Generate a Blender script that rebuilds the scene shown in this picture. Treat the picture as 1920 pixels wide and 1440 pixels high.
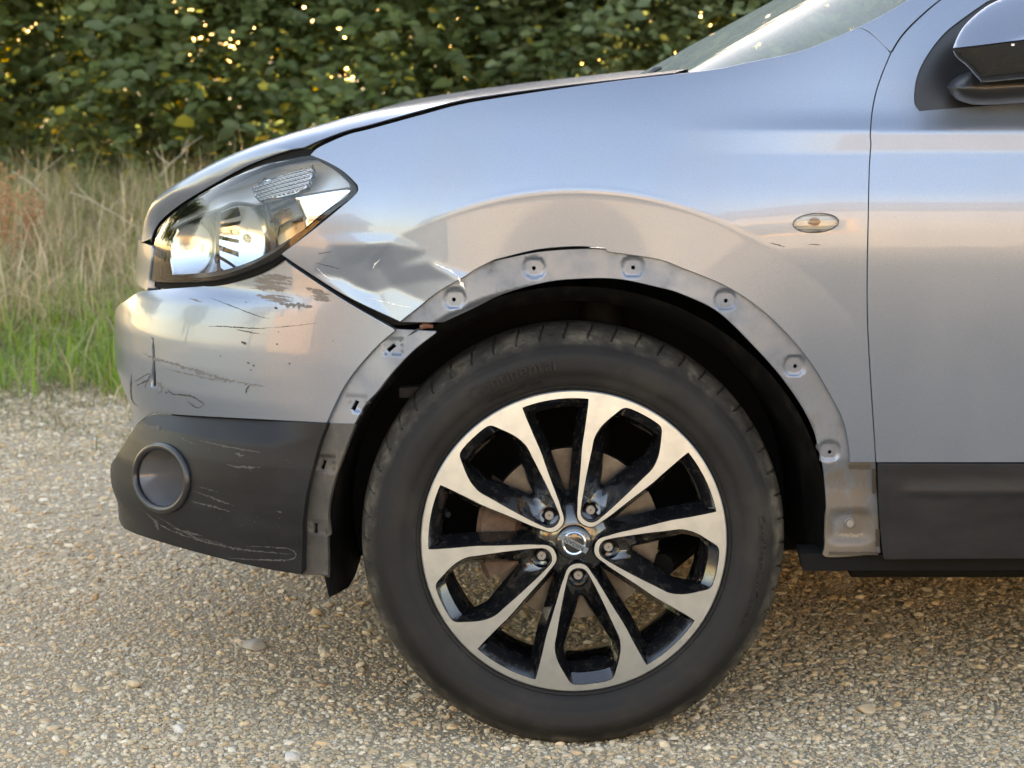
import bpy, bmesh, math, random
import numpy as np
from mathutils import Vector, Matrix
from mathutils.geometry import delaunay_2d_cdt
random.seed(7); RNG = np.random.default_rng(7)
R = math.radians
sc = bpy.context.scene
COL = sc.collection
for o in list(bpy.data.objects): bpy.data.objects.remove(o)

# ------------------------------------------------------------------ camera, sky, sun, exposure
F = 4000.0                                   # focal length in pixels of the 1920 px wide photograph
CAM = np.array([-0.0994, 0.045 - 3.3547, 1.08]); TH = R(8.275)
FWD = np.array([0, math.cos(TH), -math.sin(TH)]); UP = np.array([0, math.sin(TH), math.cos(TH)]); RT = np.array([1.0, 0, 0])
cd = bpy.data.cameras.new('camera'); cam = bpy.data.objects.new('camera', cd); COL.objects.link(cam)
cam.location = CAM; cam.rotation_euler = (math.pi/2 - TH, 0, 0)
cd.sensor_width = 36; cd.lens = 36*F/1920; cd.clip_start = 0.05; cd.clip_end = 2000
cd.dof.use_dof = True; cd.dof.focus_distance = 3.38; cd.dof.aperture_fstop = 9.0
sc.camera = cam
SUN_EL, SUN_AZ = R(12), R(14)                # low sun behind the hedge; azimuth measured from +Y towards +X
wd = bpy.data.worlds.new('World'); sc.world = wd; wd.use_nodes = True
nt = wd.node_tree; nt.nodes.clear()
sky = nt.nodes.new('ShaderNodeTexSky'); sky.sky_type = 'NISHITA'; sky.sun_disc = False
sky.sun_elevation = SUN_EL; sky.sun_rotation = SUN_AZ; sky.air_density = 1.0; sky.dust_density = 0.8; sky.ozone_density = 1.5
bg = nt.nodes.new('ShaderNodeBackground'); bg.inputs[1].default_value = 0.15
ow = nt.nodes.new('ShaderNodeOutputWorld'); nt.links.new(sky.outputs[0], bg.inputs[0]); nt.links.new(bg.outputs[0], ow.inputs[0])
sl = bpy.data.lights.new('sun', 'SUN'); sl.energy = 5.0; sl.angle = R(0.5); sl.color = (1, 0.86, 0.66)
so = bpy.data.objects.new('sun', sl); COL.objects.link(so)
sdir = Vector((math.sin(SUN_AZ)*math.cos(SUN_EL), math.cos(SUN_AZ)*math.cos(SUN_EL), math.sin(SUN_EL)))
so.rotation_euler = sdir.to_track_quat('Z', 'Y').to_euler(); so.location = (0, 30, 20)
sc.view_settings.view_transform = 'Standard'; sc.view_settings.look = 'None'
sc.view_settings.gamma = 1; sc.view_settings.use_curve_mapping = False
sc.view_settings.exposure = 3.2
sc.view_settings.use_white_balance = True; sc.view_settings.white_balance_temperature = 9200; sc.view_settings.white_balance_tint = 22
sc.render.engine = 'CYCLES'

# ------------------------------------------------------------------ projection helpers
def ray(px, py):
    px = np.asarray(px, float); py = np.asarray(py, float)
    d = FWD + ((px-960)/F)[..., None]*RT + ((720-py)/F)[..., None]*UP
    return d/np.linalg.norm(d, axis=-1, keepdims=True)
def proj(P):
    v = np.asarray(P, float) - CAM
    w = v@FWD
    return 960+F*(v@RT)/w, 720-F*(v@UP)/w
def at_y(px, py, y):
    d = ray(px, py); t = (y-CAM[1])/d[..., 1]
    return CAM + d*np.asarray(t)[..., None]
def at_z(px, py, z):
    d = ray(px, py); t = (z-CAM[2])/d[..., 2]
    return CAM + d*np.asarray(t)[..., None]
def ss(a, b, x):
    t = np.clip((np.asarray(x, float)-a)/(b-a), 0, 1); return t*t*(3-2*t)

# ------------------------------------------------------------------ materials
def mat(name, col, rough=0.5, metal=0.0, **kw):
    m = bpy.data.materials.new(name); m.use_nodes = True
    b = m.node_tree.nodes['Principled BSDF']
    b.inputs['Base Color'].default_value = (*col, 1); b.inputs['Roughness'].default_value = rough; b.inputs['Metallic'].default_value = metal
    for k, v in kw.items(): b.inputs[k.replace('_', ' ')].default_value = v
    return m
def nodes(m): return m.node_tree.nodes, m.node_tree.links, m.node_tree.nodes['Principled BSDF']
def coord(m, kind='Object', scale=(1, 1, 1)):
    n, l, b = nodes(m)
    tc = n.new('ShaderNodeTexCoord'); mp = n.new('ShaderNodeMapping'); mp.inputs['Scale'].default_value = scale
    l.new(tc.outputs[kind], mp.inputs[0]); return mp.outputs[0]
def noise(m, scale, detail=4, rough=0.6, vec=None):
    n, l, b = nodes(m); t = n.new('ShaderNodeTexNoise'); t.inputs['Scale'].default_value = scale
    t.inputs['Detail'].default_value = detail; t.inputs['Roughness'].default_value = rough
    l.new(vec if vec is not None else coord(m), t.inputs['Vector']); return t.outputs['Fac']
def ramp(m, fac, stops):
    n, l, b = nodes(m); r = n.new('ShaderNodeValToRGB'); e = r.color_ramp.elements
    while len(e) < len(stops): e.new(0.5)
    for el, (p, c) in zip(e, stops):
        el.position = p; el.color = (*c, 1) if len(c) == 3 else c
    l.new(fac, r.inputs[0]); return r.outputs[0]
def mixc(m, fac, a, b_):
    n, l, b = nodes(m); x = n.new('ShaderNodeMix'); x.data_type = 'RGBA'
    for s, v in ((x.inputs[0], fac), (x.inputs[6], a), (x.inputs[7], b_)):
        if isinstance(v, (int, float)): s.default_value = v
        elif isinstance(v, tuple): s.default_value = (*v, 1)
        else: l.new(v, s)
    return x.outputs[2]
def setin(m, name, sock): n, l, b = nodes(m); l.new(sock, b.inputs[name])
def bump(m, fac, strength=0.3, dist=0.01, prev=None):
    n, l, b = nodes(m); u = n.new('ShaderNodeBump'); u.inputs['Strength'].default_value = strength; u.inputs['Distance'].default_value = dist
    l.new(fac, u.inputs['Height'])
    if prev is not None: l.new(prev, u.inputs['Normal'])
    l.new(u.outputs[0], b.inputs['Normal']); return u.outputs[0]

M = {}
def paint(name, col, rough, coat):
    m = mat(name, col, rough, 0.68, Coat_Weight=coat, Coat_Roughness=0.03)
    fl = noise(m, 1400, 1, 0.5)
    c = mixc(m, ramp(m, fl, [(0.3, (0, 0, 0)), (0.7, (1, 1, 1))]), tuple(0.86*x for x in col), tuple(min(1, 1.12*x) for x in col))
    du = noise(m, 3.2, 4, 0.6, coord(m, 'Object', (1, 1, 0.7)))
    setin(m, 'Base Color', mixc(m, ramp(m, du, [(0.45, (0, 0, 0)), (0.8, (0.22,)*3)]), c, (0.19, 0.195, 0.20)))
    setin(m, 'Roughness', ramp(m, du, [(0.35, (rough*0.92,)*3), (0.75, (rough*1.3,)*3)])); return m
M['paint'] = paint('silver paint', (0.160, 0.198, 0.252), 0.315, 0.6)
m = M['bare'] = mat('dusty bare flange', (0.36, 0.35, 0.33), 0.4, 0.75)
d = noise(m, 14, 6, 0.65)
setin(m, 'Base Color', ramp(m, d, [(0.25, (0.10, 0.095, 0.09)), (0.40, (0.155, 0.175, 0.205)), (0.65, (0.18, 0.21, 0.255))]))
setin(m, 'Roughness', ramp(m, d, [(0.3, (0.7,)*3), (0.6, (0.38,)*3)]))
n, l, b = nodes(m); sx = n.new('ShaderNodeSeparateXYZ'); l.new(coord(m), sx.inputs[0]); mr = n.new('ShaderNodeMapRange'); mr.inputs[1].default_value = 0.62; mr.inputs[2].default_value = 0.34; l.new(sx.outputs[2], mr.inputs[0])
g2 = noise(m, 30, 7, 0.72, coord(m, 'Object', (1, 1, 0.6))); mm_ = n.new('ShaderNodeMath'); mm_.operation = 'MULTIPLY_ADD'; l.new(mr.outputs[0], mm_.inputs[0]); mm_.inputs[1].default_value = 0.34; l.new(g2, mm_.inputs[2])
old = b.inputs['Base Color'].links[0].from_socket; fac = ramp(m, mm_.outputs[0], [(0.60, (0, 0, 0)), (0.80, (0.9,)*3)]); setin(m, 'Base Color', mixc(m, fac, old, (0.11, 0.085, 0.06)))
iv = n.new('ShaderNodeMath'); iv.operation = 'MULTIPLY_ADD'; l.new(fac, iv.inputs[0]); iv.inputs[1].default_value = -0.75; iv.inputs[2].default_value = 0.75; l.new(iv.outputs[0], b.inputs['Metallic'])
m = M['bareblack'] = mat('dusty black flange', (0.05, 0.045, 0.04), 0.6)
d = noise(m, 16, 6, 0.65)
setin(m, 'Base Color', ramp(m, d, [(0.3, (0.02, 0.02, 0.02)), (0.55, (0.05, 0.046, 0.04)), (0.75, (0.13, 0.11, 0.085))]))
m = M['plastic'] = mat('black bumper plastic', (0.022, 0.022, 0.023), 0.42, 0, Specular_IOR_Level=0.2)
d = noise(m, 5, 8, 0.7, coord(m, 'Object', (1, 1, 3)))
setin(m, 'Base Color', ramp(m, d, [(0.35, (0.008, 0.0085, 0.0095)), (0.62, (0.014, 0.0145, 0.0155)), (0.8, (0.028, 0.028, 0.028))]))
setin(m, 'Roughness', ramp(m, d, [(0.3, (0.36,)*3), (0.7, (0.55,)*3)]))
bump(m, noise(m, 700, 2), 0.08, 0.001)
M['black'] = mat('matt black', (0.006, 0.006, 0.006), 0.8, 0, Specular_IOR_Level=0.12)
M['hole'] = mat('cavity shade', (0.004, 0.004, 0.004), 0.95)  # near black, shade inside gaps and tear put into the colour
m = M['liner'] = mat('arch liner plastic', (0.02, 0.019, 0.018), 0.55, 0, Specular_IOR_Level=0.15)
d = noise(m, 9, 6, 0.7, coord(m, 'Object', (6, 2, 0.6)))
setin(m, 'Base Color', ramp(m, d, [(0.5, (0.003, 0.003, 0.003)), (0.78, (0.02, 0.018, 0.015))]))
M['gloss'] = mat('gloss black', (0.008, 0.008, 0.009), 0.10, 0, Coat_Weight=1.0, Coat_Roughness=0.02)
m = M['wheelblack'] = mat('wheel black lacquer', (0.007, 0.007, 0.008), 0.16, 0, Coat_Weight=1.0, Coat_Roughness=0.04)
d = noise(m, 60, 5, 0.7)
setin(m, 'Roughness', ramp(m, d, [(0.4, (0.10,)*3), (0.75, (0.45,)*3)]))
setin(m, 'Base Color', ramp(m, d, [(0.5, (0.006, 0.006, 0.007)), (0.85, (0.03, 0.027, 0.022))]))
m = M['alloy'] = mat('machined alloy', (0.5, 0.5, 0.5), 0.42, 0.9, Anisotropic=0.5)
d = noise(m, 40, 5, 0.6)
setin(m, 'Base Color', ramp(m, d, [(0.3, (0.32, 0.35, 0.365)), (0.7, (0.40, 0.43, 0.445))]))
M['chrome'] = mat('chrome', (0.42, 0.47, 0.54), 0.05, 1.0)
M['chromesoft'] = mat('satin chrome', (0.42, 0.46, 0.51), 0.14, 1.0)
m = M['rubber'] = mat('tyre rubber', (0.03, 0.029, 0.028), 0.7, 0, Specular_IOR_Level=0.22)
d = noise(m, 10, 6, 0.65)
n, l, b = nodes(m); sx = n.new('ShaderNodeSeparateXYZ'); l.new(coord(m), sx.inputs[0])
def mth(op, a_, b_=None):
    q = n.new('ShaderNodeMath'); q.operation = op
    for k_, v_ in enumerate((a_, b_)):
        if v_ is None: continue
        if isinstance(v_, (int, float)): q.inputs[k_].default_value = v_
        else: l.new(v_, q.inputs[k_])
    return q.outputs[0]
rad = mth('SQRT', mth('ADD', mth('MULTIPLY', sx.outputs[0], sx.outputs[0]), mth('MULTIPLY', sx.outputs[2], sx.outputs[2])))
d2 = noise(m, 26, 7, 0.72); d3 = noise(m, 5, 5, 0.6)
sh = n.new('ShaderNodeMapRange'); sh.interpolation_type = 'SMOOTHSTEP'; sh.inputs[1].default_value = 0.314; sh.inputs[2].default_value = 0.336; l.new(mth('ADD', rad, mth('MULTIPLY', mth('SUBTRACT', d2, 0.5), 0.02)), sh.inputs[0])
side_c = ramp(m, mth('ADD', mth('MULTIPLY', d, 0.55), mth('MULTIPLY', d3, 0.45)), [(0.35, (0.0085, 0.0083, 0.008)), (0.52, (0.0135, 0.0128, 0.012)), (0.72, (0.032, 0.028, 0.024))])
tread_c = ramp(m, d2, [(0.3, (0.014, 0.013, 0.0115)), (0.5, (0.038, 0.034, 0.028)), (0.72, (0.12, 0.105, 0.08))])
setin(m, 'Base Color', mixc(m, sh.outputs[0], side_c, tread_c)); setin(m, 'Roughness', ramp(m, d, [(0.3, (0.6,)*3), (0.7, (0.85,)*3)]))
bump(m, noise(m, 260, 3), 0.12, 0.001)
M['letter'] = mat('raised tyre lettering', (0.011, 0.0107, 0.0103), 0.6, 0, Specular_IOR_Level=0.25)
m = M['disc'] = mat('brake disc steel', (0.20, 0.19, 0.17), 0.38, 0.9)
d = noise(m, 30, 5, 0.7); setin(m, 'Base Color', ramp(m, d, [(0.3, (0.06, 0.053, 0.047)), (0.7, (0.13, 0.125, 0.118))]))
m = M['rust'] = mat('rusty cast iron', (0.09, 0.055, 0.035), 0.85)
d = noise(m, 45, 6, 0.7)
setin(m, 'Base Color', ramp(m, d, [(0.3, (0.035, 0.026, 0.02)), (0.55, (0.085, 0.05, 0.032)), (0.8, (0.16, 0.10, 0.06))]))
M['bolt'] = mat('steel bolt', (0.20, 0.205, 0.21), 0.45, 0.8)
M['scuff'] = mat('scuffed primer', (0.14, 0.12, 0.105), 0.85)
M['scuffpale'] = mat('pale plastic scuff', (0.052, 0.050, 0.047), 0.8)
M['scuffdark'] = mat('dark scratch', (0.035, 0.032, 0.03), 0.8)
M['scuffpaint'] = mat('dulled paint', (0.115, 0.11, 0.105), 0.75, 0.2)
M['white'] = mat('torn paint edge', (0.62, 0.61, 0.58), 0.5)
M['mud'] = mat('dried mud', (0.21, 0.17, 0.12), 0.95)
M['sealant'] = mat('brown butyl seal', (0.055, 0.042, 0.03), 0.9)
M['amber'] = mat('bulb glass', (0.16, 0.09, 0.06), 0.3)
M['indback'] = mat('indicator reflector', (0.26, 0.27, 0.275), 0.3, 0.5)
M['redwire'] = mat('copper red connector', (0.12, 0.045, 0.025), 0.5)
M['satin'] = mat('satin black trim', (0.014, 0.014, 0.015), 0.33)
M['fogcup'] = mat('grey fog lamp cup', (0.10, 0.10, 0.105), 0.16)
def glass(name, tint, ior, extra=0.0):
    m = bpy.data.materials.new(name); m.use_nodes = True; n = m.node_tree.nodes; l = m.node_tree.links; n.clear()
    o = n.new('ShaderNodeOutputMaterial'); mx = n.new('ShaderNodeMixShader'); t = n.new('ShaderNodeBsdfTransparent'); g = n.new('ShaderNodeBsdfGlossy')
    fr = n.new('ShaderNodeFresnel'); fr.inputs[0].default_value = ior
    t.inputs[0].default_value = (*tint, 1); g.inputs['Roughness'].default_value = 0.015
    l.new(fr.outputs[0], mx.inputs[0]); l.new(t.outputs[0], mx.inputs[1]); l.new(g.outputs[0], mx.inputs[2]); l.new(mx.outputs[0], o.inputs[0])
    return m
M['lens'] = glass('clear lens', (0.93, 0.95, 0.95), 1.5)
M['windscreen'] = glass('windscreen glass', (0.52, 0.62, 0.58), 1.38)
_n = M['windscreen'].node_tree.nodes; _l = M['windscreen'].node_tree.links; _o = [q for q in _n if q.type == 'OUTPUT_MATERIAL'][0]; _s = _o.inputs[0].links[0].from_socket
_d = _n.new('ShaderNodeBsdfDiffuse'); _d.inputs[0].default_value = (0.42, 0.47, 0.42, 1); _m = _n.new('ShaderNodeMixShader'); _m.inputs[0].default_value = 0.30; _l.new(_s, _m.inputs[1]); _l.new(_d.outputs[0], _m.inputs[2]); _l.new(_m.outputs[0], _o.inputs[0])  # greenish diffuse film painted in for reflections on the glass
M['darkglass'] = glass('side window glass', (0.25, 0.28, 0.28), 1.5)

# ------------------------------------------------------------------ object helpers
def tag(o, label=None, cat=None, group=None, kind=None):
    for k, v in (('label', label), ('category', cat), ('group', group), ('kind', kind)):
        if v: o[k] = v
    return o
def empty(name, loc=(0, 0, 0), label=None, cat=None, group=None):
    o = bpy.data.objects.new(name, None); o.location = loc; o.empty_display_size = 0.2; COL.objects.link(o)
    return tag(o, label, cat, group)
def link(name, me, parent=None, m=None, local=None):
    o = bpy.data.objects.new(name, me); COL.objects.link(o)
    if m is not None and not me.materials: me.materials.append(m)
    if parent is not None: o.parent = parent
    if local is not None: o.location = local
    return o
def mesh_from(name, V, Fc, m, parent=None, smooth=True, normals=None, angle=None):
    me = bpy.data.meshes.new(name)
    me.from_pydata([tuple(v) for v in V], [], [tuple(int(i) for i in f) for f in Fc])
    me.materials.append(m)
    me.polygons.foreach_set('use_smooth', [smooth]*len(me.polygons))
    if angle is not None: me.set_sharp_from_angle(angle=R(angle))
    if normals is not None: me.normals_split_custom_set_from_vertices([tuple(n) for n in normals])
    me.update()
    return link(name, me, parent)
class MB:
    """collects pieces of one mesh"""
    def __init__(s): s.v = []; s.f = []
    def add(s, V, Fc):
        b = len(s.v); s.v += [tuple(map(float, p)) for p in V]; s.f += [tuple(int(i)+b for i in q) for q in Fc]
    def box(s, c, d, rot=None):
        c = Vector(c); V = []
        for x in (-1, 1):
            for y in (-1, 1):
                for z in (-1, 1):
                    p = Vector((x*d[0]/2, y*d[1]/2, z*d[2]/2))
                    if rot is not None: p = rot @ p
                    V.append(c+p)
        s.add(V, [(0, 1, 3, 2), (4, 6, 7, 5), (0, 4, 5, 1), (2, 3, 7, 6), (0, 2, 6, 4), (1, 5, 7, 3)])
    def tube(s, pts, r, n=8, cap=True):
        pts = [Vector(p) for p in pts]; rs = r if hasattr(r, '__len__') else [r]*len(pts); V = []
        for i, p in enumerate(pts):
            t = (pts[min(i+1, len(pts)-1)]-pts[max(i-1, 0)]).normalized()
            a = t.orthogonal().normalized() if i == 0 else (pa - t*pa.dot(t)).normalized()
            pa = a; b = t.cross(a)
            for k in range(n):
                w = 2*math.pi*k/n; V.append(p+(a*math.cos(w)+b*math.sin(w))*rs[i])
        Fc = [(i*n+k, i*n+(k+1) % n, (i+1)*n+(k+1) % n, (i+1)*n+k) for i in range(len(pts)-1) for k in range(n)]
        if cap: Fc += [tuple(range(n))[::-1], tuple((len(pts)-1)*n+k for k in range(n))]
        s.add(V, Fc)
    def build(s, name, m, parent=None, smooth=True, angle=35):
        return mesh_from(name, s.v, s.f, m, parent, smooth, None, angle if smooth else None)
def lathe_y(prof, a0=0, a1=360, n=96, c=(0, 0, 0)):
    """profile of (radius, y) turned round the Y axis"""
    full = abs(a1-a0) >= 360; k = n if full else n+1
    V = [(c[0]+r*math.cos(w), c[1]+y, c[2]+r*math.sin(w)) for i in range(k) for w in [R(a0+(a1-a0)*i/n)] for r, y in prof]
    p = len(prof)
    Fc = [((i % k)*p+j, (i % k)*p+j+1, ((i+1) % k)*p+j+1, ((i+1) % k)*p+j) for i in range(n) for j in range(p-1)]
    return V, Fc
def spline(pts, step=4.0):
    """Catmull-Rom through points, resampled every step"""
    P = np.array(pts, float)
    if len(P) < 3:
        n = max(1, int(np.linalg.norm(P[1]-P[0])/step)); t = np.linspace(0, 1, n+1)[:, None]; return P[0]+(P[1]-P[0])*t
    Q = np.vstack([2*P[0]-P[1], P, 2*P[-1]-P[-2]]); out = []
    for i in range(1, len(Q)-2):
        n = max(2, int(np.linalg.norm(Q[i+1]-Q[i])/step)); t = np.linspace(0, 1, n, endpoint=False)[:, None]
        a, b, c, d = Q[i-1], Q[i], Q[i+1], Q[i+2]
        out.append(0.5*(2*b+(c-a)*t+(2*a-5*b+4*c-d)*t*t+(3*b-a-3*c+d)*t**3))
    return np.vstack(out+[P[-1:]])
def ellipse(cx, cy, rx, ry, rot=0, n=24):
    a = np.linspace(0, 2*np.pi, n, endpoint=False); x = rx*np.cos(a); y = ry*np.sin(a); c, s = math.cos(R(rot)), math.sin(R(rot))
    return np.stack([cx+c*x-s*y, cy+s*x+c*y], 1)
def inside(P, poly):
    P = np.asarray(P); x, y = P[:, 0], P[:, 1]; r = np.zeros(len(P), bool); n = len(poly)
    for i in range(n):
        x0, y0 = poly[i]; x1, y1 = poly[(i+1) % n]
        if y0 == y1: continue
        c = ((y0 > y) != (y1 > y)) & (x < (x1-x0)*(y-y0)/(y1-y0)+x0); r ^= c
    return r
def dist_poly(P, poly, closed=True):
    P = np.asarray(P, float); poly = np.asarray(poly, float); d = np.full(len(P), 1e9)
    n = len(poly)
    for i in range(n if closed else n-1):
        a, b = poly[i], poly[(i+1) % n]; ab = b-a; L = ab@ab
        if L < 1e-18: continue
        t = np.clip(((P-a)@ab)/L, 0, 1); d = np.minimum(d, np.hypot(*(P-(a+t[:, None]*ab)).T))
    return d
def area(poly):
    x, y = np.asarray(poly).T; return 0.5*np.sum(x*np.roll(y, -1)-y*np.roll(x, -1))
def cdt(outer, holes, spacing, extra=None):
    """triangulate a polygon with holes and an interior grid; returns verts, tris, loops"""
    if area(outer) < 0: outer = outer[::-1]
    holes = [h if area(h) < 0 else h[::-1] for h in holes]
    lo = outer.min(0); hi = outer.max(0)
    gx = np.arange(lo[0], hi[0], spacing); gz = np.arange(lo[1], hi[1], spacing*0.866)
    G = np.array([(x+(spacing/2 if j % 2 else 0), z) for j, z in enumerate(gz) for x in gx]).reshape(-1, 2)
    if len(G):
        G = G[inside(G, outer)]
        for h in holes:
            if len(G): G = G[~inside(G, h)]
    for lp in [outer]+holes:
        if len(G): G = G[dist_poly(G, lp) > spacing*0.55]
    if extra is not None:
        x_ = extra[inside(extra, outer)]; x_ = x_[dist_poly(x_, outer) > spacing*0.55]
        G = G[np.array([np.min(np.hypot(*(x_-g_).T)) for g_ in G]) > spacing*0.6]; G = np.vstack([G, x_])
    V = np.vstack([outer]+holes+[G]) if len(G) else np.vstack([outer]+holes)
    E = []; b = 0; loops = []
    for lp in [outer]+holes:
        n = len(lp); E += [(b+i, b+(i+1) % n) for i in range(n)]; loops.append(list(range(b, b+n))); b += n
    res = delaunay_2d_cdt([Vector(v) for v in V], E, [], 0, 1e-7)
    nv = np.array([tuple(v) for v in res[0]]); T = np.array([t for t in res[2] if len(t) == 3])
    c = nv[T].mean(1); k = inside(c, outer)
    for h in holes: k &= ~inside(c, h)
    T = T[k]
    a = nv[T]; sg = (a[:, 1, 0]-a[:, 0, 0])*(a[:, 2, 1]-a[:, 0, 1])-(a[:, 1, 1]-a[:, 0, 1])*(a[:, 2, 0]-a[:, 0, 0])
    T[sg < 0] = T[sg < 0][:, ::-1]
    back = {}
    for new, origs in enumerate(res[3]):
        for q in origs: back[q] = new
    loops = [[back[i] for i in lp] for lp in loops]
    return nv, T, loops

# ------------------------------------------------------------------ the car's body surface:  P(u, z)
XS, XN, HB = 0.25, -0.83, 0.89
_t = np.linspace(0, math.pi/2, 4000); _q = np.sin(_t)**(2/3.6)
_x = XS-(XS-XN)*_q; _y = HB-HB*np.maximum(0, 1-_q**3.6)**(1/2.2)
_x = np.concatenate([_x, _x[-2::-1]]); _y = np.concatenate([_y, 2*HB-_y[-2::-1]])
_s = np.concatenate([[0], np.cumsum(np.hypot(np.diff(_x), np.diff(_y)))])
_k = np.concatenate([[True], np.diff(_s) > 1e-9]); _x, _y, _s = _x[_k], _y[_k], _s[_k]
_ss = np.linspace(0, _s[-1], 6000); _x = np.interp(_ss, _s, _x); _y = np.interp(_ss, _s, _y); _s = _ss
_tx, _ty = np.gradient(_x, _s), np.gradient(_y, _s)
for _ in range(30):
    _tx = np.convolve(np.pad(_tx, 3, 'edge'), np.ones(7)/7, 'valid'); _ty = np.convolve(np.pad(_ty, 3, 'edge'), np.ones(7)/7, 'valid')
_l = np.hypot(_tx, _ty); _nx, _ny = -_ty/_l, _tx/_l          # outward normal
UC = XS-_s[-1]/2                                             # u on the car's centre line
def plan(u):
    s = np.clip(XS-u, 0, None); straight = u >= XS
    x = np.where(straight, u, np.interp(s, _s, _x)); y = np.where(straight, 0, np.interp(s, _s, _y))
    nx = np.where(straight, 0, np.interp(s, _s, _nx)); ny = np.where(straight, -1, np.interp(s, _s, _ny))
    l = np.hypot(nx, ny); return x, y, nx/l, ny/l
def P_(u, z, dfun):
    u = np.asarray(u, float); z = np.asarray(z, float)
    x, y, nx, ny = plan(u); d = dfun(u, z)
    return np.stack([x-nx*d, y-ny*d, z], -1)
def N_(u, z, dfun, e=0.0012):
    a = P_(u+e, z, dfun)-P_(u-e, z, dfun); b = P_(u, z+e, dfun)-P_(u, z-e, dfun)
    n = np.cross(a, b); return n/np.linalg.norm(n, axis=-1, keepdims=True)
def inv(px, py, dfun, it=14):
    """pixel -> (u, z): where the sight line meets the surface first"""
    px = np.asarray(px, float); py = np.asarray(py, float)
    U, Z = np.meshgrid(np.concatenate([np.linspace(-1.05, -0.5, 90), np.linspace(-0.49, 1.2, 60)]), np.linspace(0.1, 1.25, 70))
    gx, gy = proj(P_(U, Z, dfun)); nn = N_(U, Z, dfun); vd = P_(U, Z, dfun)-CAM
    face = (nn*vd).sum(-1) < -0.02*np.linalg.norm(vd, axis=-1)
    gx = gx[face]; gy = gy[face]; gu = U[face]; gz = Z[face]
    i = np.argmin((px[:, None]-gx)**2+(py[:, None]-gy)**2, 1); u = gu[i].copy(); z = gz[i].copy()
    e = 1e-4
    for _ in range(it):
        x0, y0 = proj(P_(u, z, dfun)); xu, yu = proj(P_(u+e, z, dfun)); xz, yz = proj(P_(u, z+e, dfun))
        a, b, c, d = (xu-x0)/e, (xz-x0)/e, (yu-y0)/e, (yz-y0)/e; det = a*d-b*c; det = np.where(np.abs(det) < 1e3, 1e3*np.sign(det+1e-9), det)
        rx, ry = px-x0, py-y0
        u = u+np.clip((d*rx-b*ry)/det, -0.03, 0.03); z = z+np.clip((-c*rx+a*ry)/det, -0.03, 0.03)
    return np.stack([u, z], 1)
# -- side profile: tilt of the surface (degrees above vertical) against height, integrated into an inward offset
def integ(zs, ts):
    z = np.linspace(0.1, 1.3, 1201); t = np.tan(np.radians(np.interp(z, zs, ts))); o = np.concatenate([[0], np.cumsum((t[1:]+t[:-1])/2*np.diff(z))])
    return z, o-np.interp(0.62, z, o)
DZ, DO = integ([0.1, 0.45, 0.60, 0.78, 0.84, 0.88, 0.905, 0.955, 0.960, 0.990, 0.996, 1.006, 1.03, 1.06, 1.10, 1.3],
               [-7, -5, -4, -1.5, 2.5, 7.5, 13, 14, 7, 7, 27, 27, 17, 15, 17, 30])
FZ, FO = integ([0.1, 0.45, 0.60, 0.78, 0.84, 0.88, 0.92, 1.00, 1.06, 1.10, 1.13, 1.3],
               [-7, -5, -4, -1.5, 4, 12, 16, 19, 25, 33, 42, 60])
AR = (0.0, 0.335); RC = 0.566
def side_base(u, z):
    w = ss(0.10, 0.44, u)
    return (1-w)*np.interp(z, FZ, FO)+w*np.interp(z, DZ, DO)
def side(u, z):
    """fender and door: base plus the flared lip round the wheel"""
    b = side_base(u, z)
    dx, dz = u-AR[0], z-AR[1]; r = np.hypot(dx, dz)+1e-9; ph = np.degrees(np.arctan2(dz, dx))
    bc = side_base(AR[0]+dx/r*RC, AR[1]+dz/r*RC)
    k = 0.0*ss(25, 60, ph)*(1-ss(150, 175, ph))
    a = bc+(r-RC)*k
    w = ss(RC-0.010, RC+0.010, r); wa = ss(30, 52, ph)*(1-ss(150, 175, ph))
    return b+wa*(1-w)*(a-b)
# -- crumpled dent ahead of the wheel (pixel, pixel, inward mm)
DENT = [(528, 478, 0), (590, 446, 0), (650, 436, 0), (745, 440, 0), (805, 470, 0), (868, 508, 0), (905, 520, 0), (880, 556, 0), (830, 580, 0), (780, 604, 0), (745, 610, 0), (650, 556, 0), (585, 515, 0),
        (625, 460, -1.5), (690, 458, -3), (735, 456, -2), (697, 486, 2), (682, 512, 4), (712, 500, 6), (640, 500, 3), (640, 524, 5), (748, 500, 3.5), (805, 492, -0.5), (858, 519, -4), (800, 524, 4), (735, 538, 9), (785, 560, 6), (700, 550, 8), (668, 540, 6)]
_dp = at_y(np.array([p[0] for p in DENT]), np.array([p[1] for p in DENT]), 0.03)[:, [0, 2]]
_dd = np.array([p[2] for p in DENT])/1000
_dt = [t for t in delaunay_2d_cdt([Vector(p) for p in _dp], [], [], 0, 1e-6)[2]]
def _tin(x, z):
    out = np.zeros(np.shape(x))
    for a, b, c in _dt:
        (x0, z0), (x1, z1), (x2, z2) = _dp[a], _dp[b], _dp[c]; D = (z1-z2)*(x0-x2)+(x2-x1)*(z0-z2)
        l0 = ((z1-z2)*(x-x2)+(x2-x1)*(z-z2))/D; l1 = ((z2-z0)*(x-x2)+(x0-x2)*(z-z2))/D; l2 = 1-l0-l1
        k = (l0 >= 0) & (l1 >= 0) & (l2 >= 0); out = np.where(k, l0*_dd[a]+l1*_dd[b]+l2*_dd[c], out)
    return out
_gx = np.arange(-0.50, -0.08, 0.001); _gz = np.arange(0.60, 0.92, 0.001); _GX, _GZ = np.meshgrid(_gx, _gz)
_D = 0.16*_tin(_GX, _GZ)+sum(_tin(_GX+0.0042*math.cos(k*0.785), _GZ+0.0042*math.sin(k*0.785)) for k in range(8))*(0.66/8)
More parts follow.
